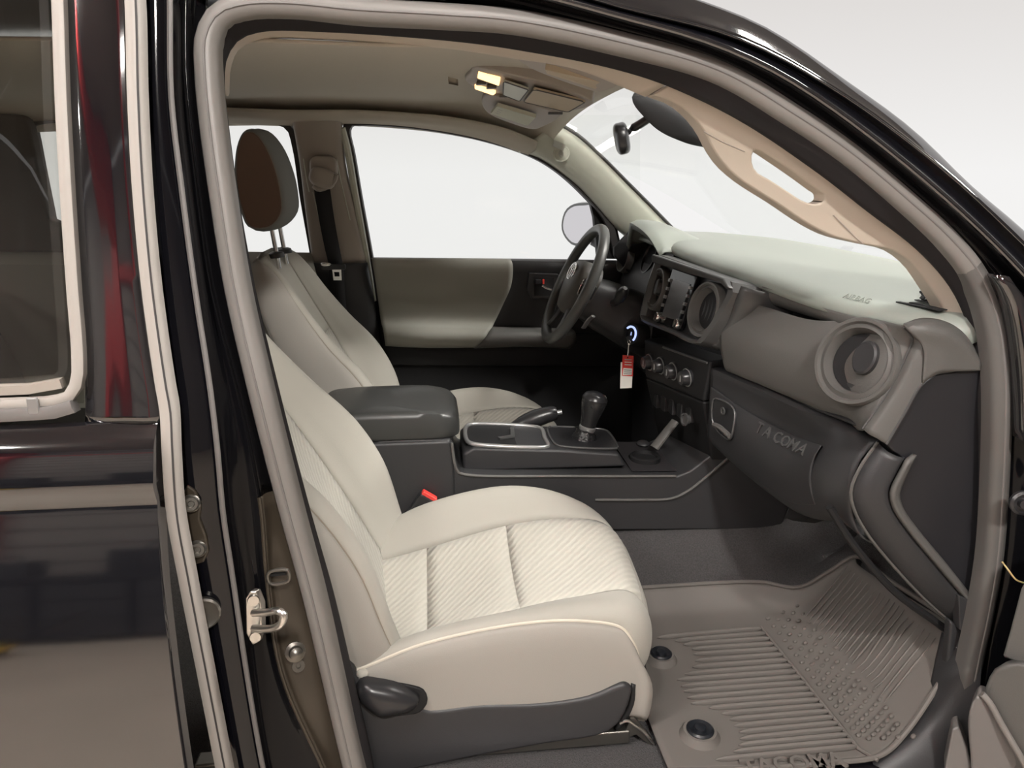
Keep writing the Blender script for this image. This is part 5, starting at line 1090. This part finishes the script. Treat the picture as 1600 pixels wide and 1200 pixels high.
# ================================================================== FLOOR MAT
FM = thing('floor_mat', 'grey ribbed rubber floor mat in the passenger footwell', 'floor mat', (.65, .25, .456))
zf = .462
mo_ = [[(.40, .0, zf), (.55, -.012, zf), (.70, -.014, zf), (.80, -.008, zf + .002), (.86, .014, zf + .03), (.925, .036, zf + .11), (.985, .05, zf + .19)],
       [(.40, .12, zf), (.55, .12, zf), (.70, .12, zf), (.80, .12, zf + .002), (.855, .12, zf + .03), (.93, .12, zf + .12), (.985, .12, zf + .19)],
       [(.405, .3, zf), (.55, .3, zf), (.70, .3, zf), (.80, .3, zf + .002), (.865, .3, zf + .03), (.93, .3, zf + .11), (.975, .3, zf + .165)],
       [(.42, .455, zf), (.55, .455, zf), (.70, .455, zf), (.80, .455, zf + .002), (.865, .43, zf + .025), (.93, .42, zf + .10), (.975, .41, zf + .155)],
       [(.425, .475, zf + .004), (.55, .475, zf + .004), (.70, .475, zf + .004), (.80, .47, zf + .008), (.865, .44, zf + .03), (.93, .425, zf + .105), (.978, .415, zf + .158)]]
rowsM = [[V(p) for p in r] for r in mo_]
rowsM.append([V((.43, .515, zf + .05)), V((.55, .517, zf + .05)), V((.70, .517, zf + .05)), V((.80, .505, zf + .052)), V((.868, .46, zf + .06)), V((.93, .435, zf + .115)), V((.98, .42, zf + .16))])
MS = surf_pts(rowsM, 50, 50)
obj('mat_body', grid(MS), M_mat, FM, solid=.006, soff=1, smooth=50)
obj('rim', tube(crs([V((.425, .517, zf + .052))] + [V(p) + V((0, .001, .002)) for p in rowsM[-1][1:]] + [V((.986, .3, zf + .172)), V((.99, .12, zf + .192)), V((.985, .055, zf + .192))] + [V(p) + V((0, -.004, .003)) for p in reversed(mo_[0][:6])], 120), .005, 8), M_mat, FM)
# moulded ribs: each from its own left end to the slanting right border
lefts = [(1026, 996), (1055, 1001), (1068, 1007), (1081, 1014), (1084, 1022), (1086, 1032), (1082, 1042), (1070, 1053), (1058, 1062), (1064, 1072), (1068, 1080), (1074, 1090), (1080, 1099), (1108, 1106), (1128, 1115), (1140, 1124), (1148, 1134), (1155, 1144), (1156, 1154), (1154, 1164), (1146, 1174), (1118, 1187)]
for i, (u, v) in enumerate(lefts):
    f = i / 21.0; f2 = f ** 1.05
    a = PZ(u, v, zf + .004); b = PZ(1190 + 150 * f2, 982 + 184 * f2, zf + .005)
    pts = [a.lerp(b, q) for q in (0, .04, .1, .3, .6, .9, .97, 1)]
    obj('rib', tube(pts, [.001, .0038, .0055, .0060, .0060, .0060, .0045, .001], 8, flat=1.15), M_mat, FM)
bmS = bmesh.new(); MF = [p for r in MS for p in r]
for i in range(17):
    for j in range(11):
        f = (i + .5 * (j % 2)) / 16.5; u = 1200 + 146 * f + j * 11.5; v = 968 + 188 * f - j * 5 + j * 4.5 * f
        q = nearest(MF, u, v)
        if q.x > .86: continue
        ellipsoid(V((q.x, q.y, q.z)).lerp(PZ(u, v, q.z), 1.0) + V((0, 0, .003)), (.0075, .0045, .0036), Matrix.Rotation(.6, 3, 'Z'), nu=8, nv=5, bm=bmS)
obj('stud_field', bmS, M_mat, FM, kind='stuff')
obj('border_ridge', tube([PZ(1190, 980, zf + .003), PZ(1342, 1170, zf + .003), PZ(1372, 1188, zf + .003)], .004, 8), M_mat, FM)
for i in range(20):
    y = .085 + i * .0165; x0 = .862 + .0005 * i
    pts = [V((.862 + q * .098, y + .018 * q, zf + .032 + (.13 if y < .2 else .12) * q ** 1.0 + .004)) for q in (0, .15, .5, .85, 1)]
    # follow the moulded slope
    pts = [min((p for r in MS for p in r), key=lambda m_: (m_.x - p.x) ** 2 + (m_.y - p.y) ** 2) .lerp(p, .0) * 0 + V((p.x, p.y, min((m_ for r in MS for m_ in r), key=lambda m_: (m_.x - p.x) ** 2 + (m_.y - p.y) ** 2).z + .004)) for p in pts]
    obj('slope_rib', tube(crs(pts, 8), [.001, .0018, .0022, .0022, .0022, .0022, .0018, .001], 6), M_mat, FM)
for u, v, r in ((1094, 1140, .026), (1033, 1021, .024)):
    c = PZ(u, v, zf + .014)
    k_ = obj('clip_collar', lathe(c - V((0, 0, .014)), (0, 0, 1), [(r * 1.5, 0), (r * 1.35, .006), (r * 1.2, .014), (r * 1.0, .014), (r * .95, .008)], 30), M_mat, FM)
    obj('clip', lathe(c, (0, 0, 1), [(r, -.006), (r, .002), (r * .85, .005), (r * .6, .002), (r * .45, .001), (r * .42, .007), (r * .2, .009), (.001, .009)], 30), M_matd, k_, label='black twist-lock mat clip')
obj('lettering', text_bm('TACOMA', PZ(1240, 1194, zf + .007), PZ(1290, 1189, zf) - PZ(1190, 1197, zf), V((0, 1, 0)), .045, .003, bold=.001), M_mat, FM, smooth=0, label='embossed word TACOMA')

# sill trim and cowl-side trim around the mat
ST = thing('sill_trim', 'dark plastic door sill trim curving round the mat', 'sill trim', (.8, .02, .45))
i_ = [P(u, v, y) for u, v, y in ((1150, 1290, -.02), (1330, 1214, -.014), (1395, 1180, -.008), (1442, 1140, .0), (1470, 1090, .014), (1482, 1040, .03), (1492, 996, .045))]
o_ = [P(u, v, y) for u, v, y in ((1150, 1340, -.06), (1370, 1280, -.055), (1450, 1230, -.045), (1490, 1180, -.035), (1510, 1110, -.02), (1518, 1050, -.005), (1522, 990, .01))]
obj('cover', surf([[p + V((0, .03, -.01)) for p in i_], i_, [a.lerp(b, .5) + V((0, -.004, .008)) for a, b in zip(i_, o_)], o_, [p + V((.01, -.015, -.03)) for p in o_]], 40, 20), M_pl, ST, solid=.004, soff=-1)
obj('cowl_cover', plate([P(u, v, .03) for u, v in ((1486, 970), (1500, 980), (1518, 996), (1520, 1040), (1512, 1110), (1500, 1160), (1480, 1120), (1480, 1040))], (0, .02, 0)), M_pl, ST, bevel=.006)
obj('screw', lathe(P(1497, 1012, .028), (-.2, -1, .2), [(.004, 0), (.003, .003), (.001, .003)], 10), M_silv, ST)
# ================================================================== OPEN FRONT DOOR (lower right)
FD = thing('front_door', 'open front door edge at the lower right with grey inner trim', 'door', (1.1, -.2, .4))
dA = pl(P, [(1548, 1046, -.10), (1566, 1036, -.11), (1600, 1040, -.13), (1680, 1060, -.16), (1680, 1300, -.16), (1560, 1300, -.10), (1535, 1180, -.09), (1528, 1110, -.09), (1534, 1075, -.09)])
obj('map_pocket', plate(crs(dA, 44, True), (.08, .02, 0)), M_plm, FD, bevel=.012, bseg=4)
obj('pocket_bead', tube(crs(pl(P, [(1534, 1084, -.098), (1545, 1096, -.105), (1565, 1132, -.115), (1592, 1178, -.13), (1620, 1230, -.14)]), 24), .0055, 10), M_rub, FD)
obj('inner_panel', plate(crs(pl(P, [(1514, 1112, -.095), (1528, 1086, -.098), (1542, 1098, -.10), (1570, 1150, -.11), (1600, 1205, -.12), (1600, 1290, -.12), (1532, 1290, -.09), (1515, 1180, -.085)]), 40, True), (.03, .03, 0)), M_rubm, FD, bevel=.006)
obj('door_edge', plate(pl(P, [(1488, 1140, -.07), (1498, 1136, -.072), (1512, 1170, -.075), (1525, 1240, -.08), (1478, 1290, -.07), (1476, 1200, -.068)]), (.02, .03, 0)), M_rubm, FD, bevel=.004)
obj('upper_trim', plate(pl(P, [(1562, 1030, -.09), (1575, 985, -.095), (1592, 920, -.10), (1625, 860, -.11), (1680, 860, -.13), (1680, 1040, -.13), (1600, 1036, -.11)]), (.06, .02, 0)), M_plm, FD, bevel=.008)

dd_ = V((.42, -.907, 0)); dn_ = V((.907, .42, 0)); h_ = V((1.075, -.12, 0))
def dpt(a, z, d=0.0): return h_ + dd_ * a + dn_ * d + V((0, 0, z))
card = crs([dpt(0, .46), dpt(.5, .44), dpt(1.0, .46), dpt(1.03, .8), dpt(1.03, 1.15), dpt(.5, 1.17), dpt(.05, 1.16), dpt(0, .8)], 40, True)
obj('door_card', plate(card, dn_ * .05), M_pl, FD, bevel=.012, bseg=3)
obj('armrest', plate(crs([dpt(.25, .80, -.05), dpt(.85, .80, -.05), dpt(.9, .86, -.05), dpt(.3, .88, -.05)], 24, True), dn_ * .06), M_plm, FD, bevel=.012)
obj('card_insert', plate(crs([dpt(.35, .92, -.012), dpt(.95, .92, -.012), dpt(.97, 1.13, -.012), dpt(.35, 1.13, -.012)], 24, True), dn_ * .02), M_door, FD, bevel=.006)
obj('outer_skin', surf([[dpt(a, z, .09 + .03 * math.sin(math.pi * min(1, max(0, (z - .35) / .85)))) for a in (-.02, .3, .7, 1.05)] for z in (.38, .6, .8, 1.0, 1.19)], 16, 20), M_paint, FD, solid=.05, soff=-1)
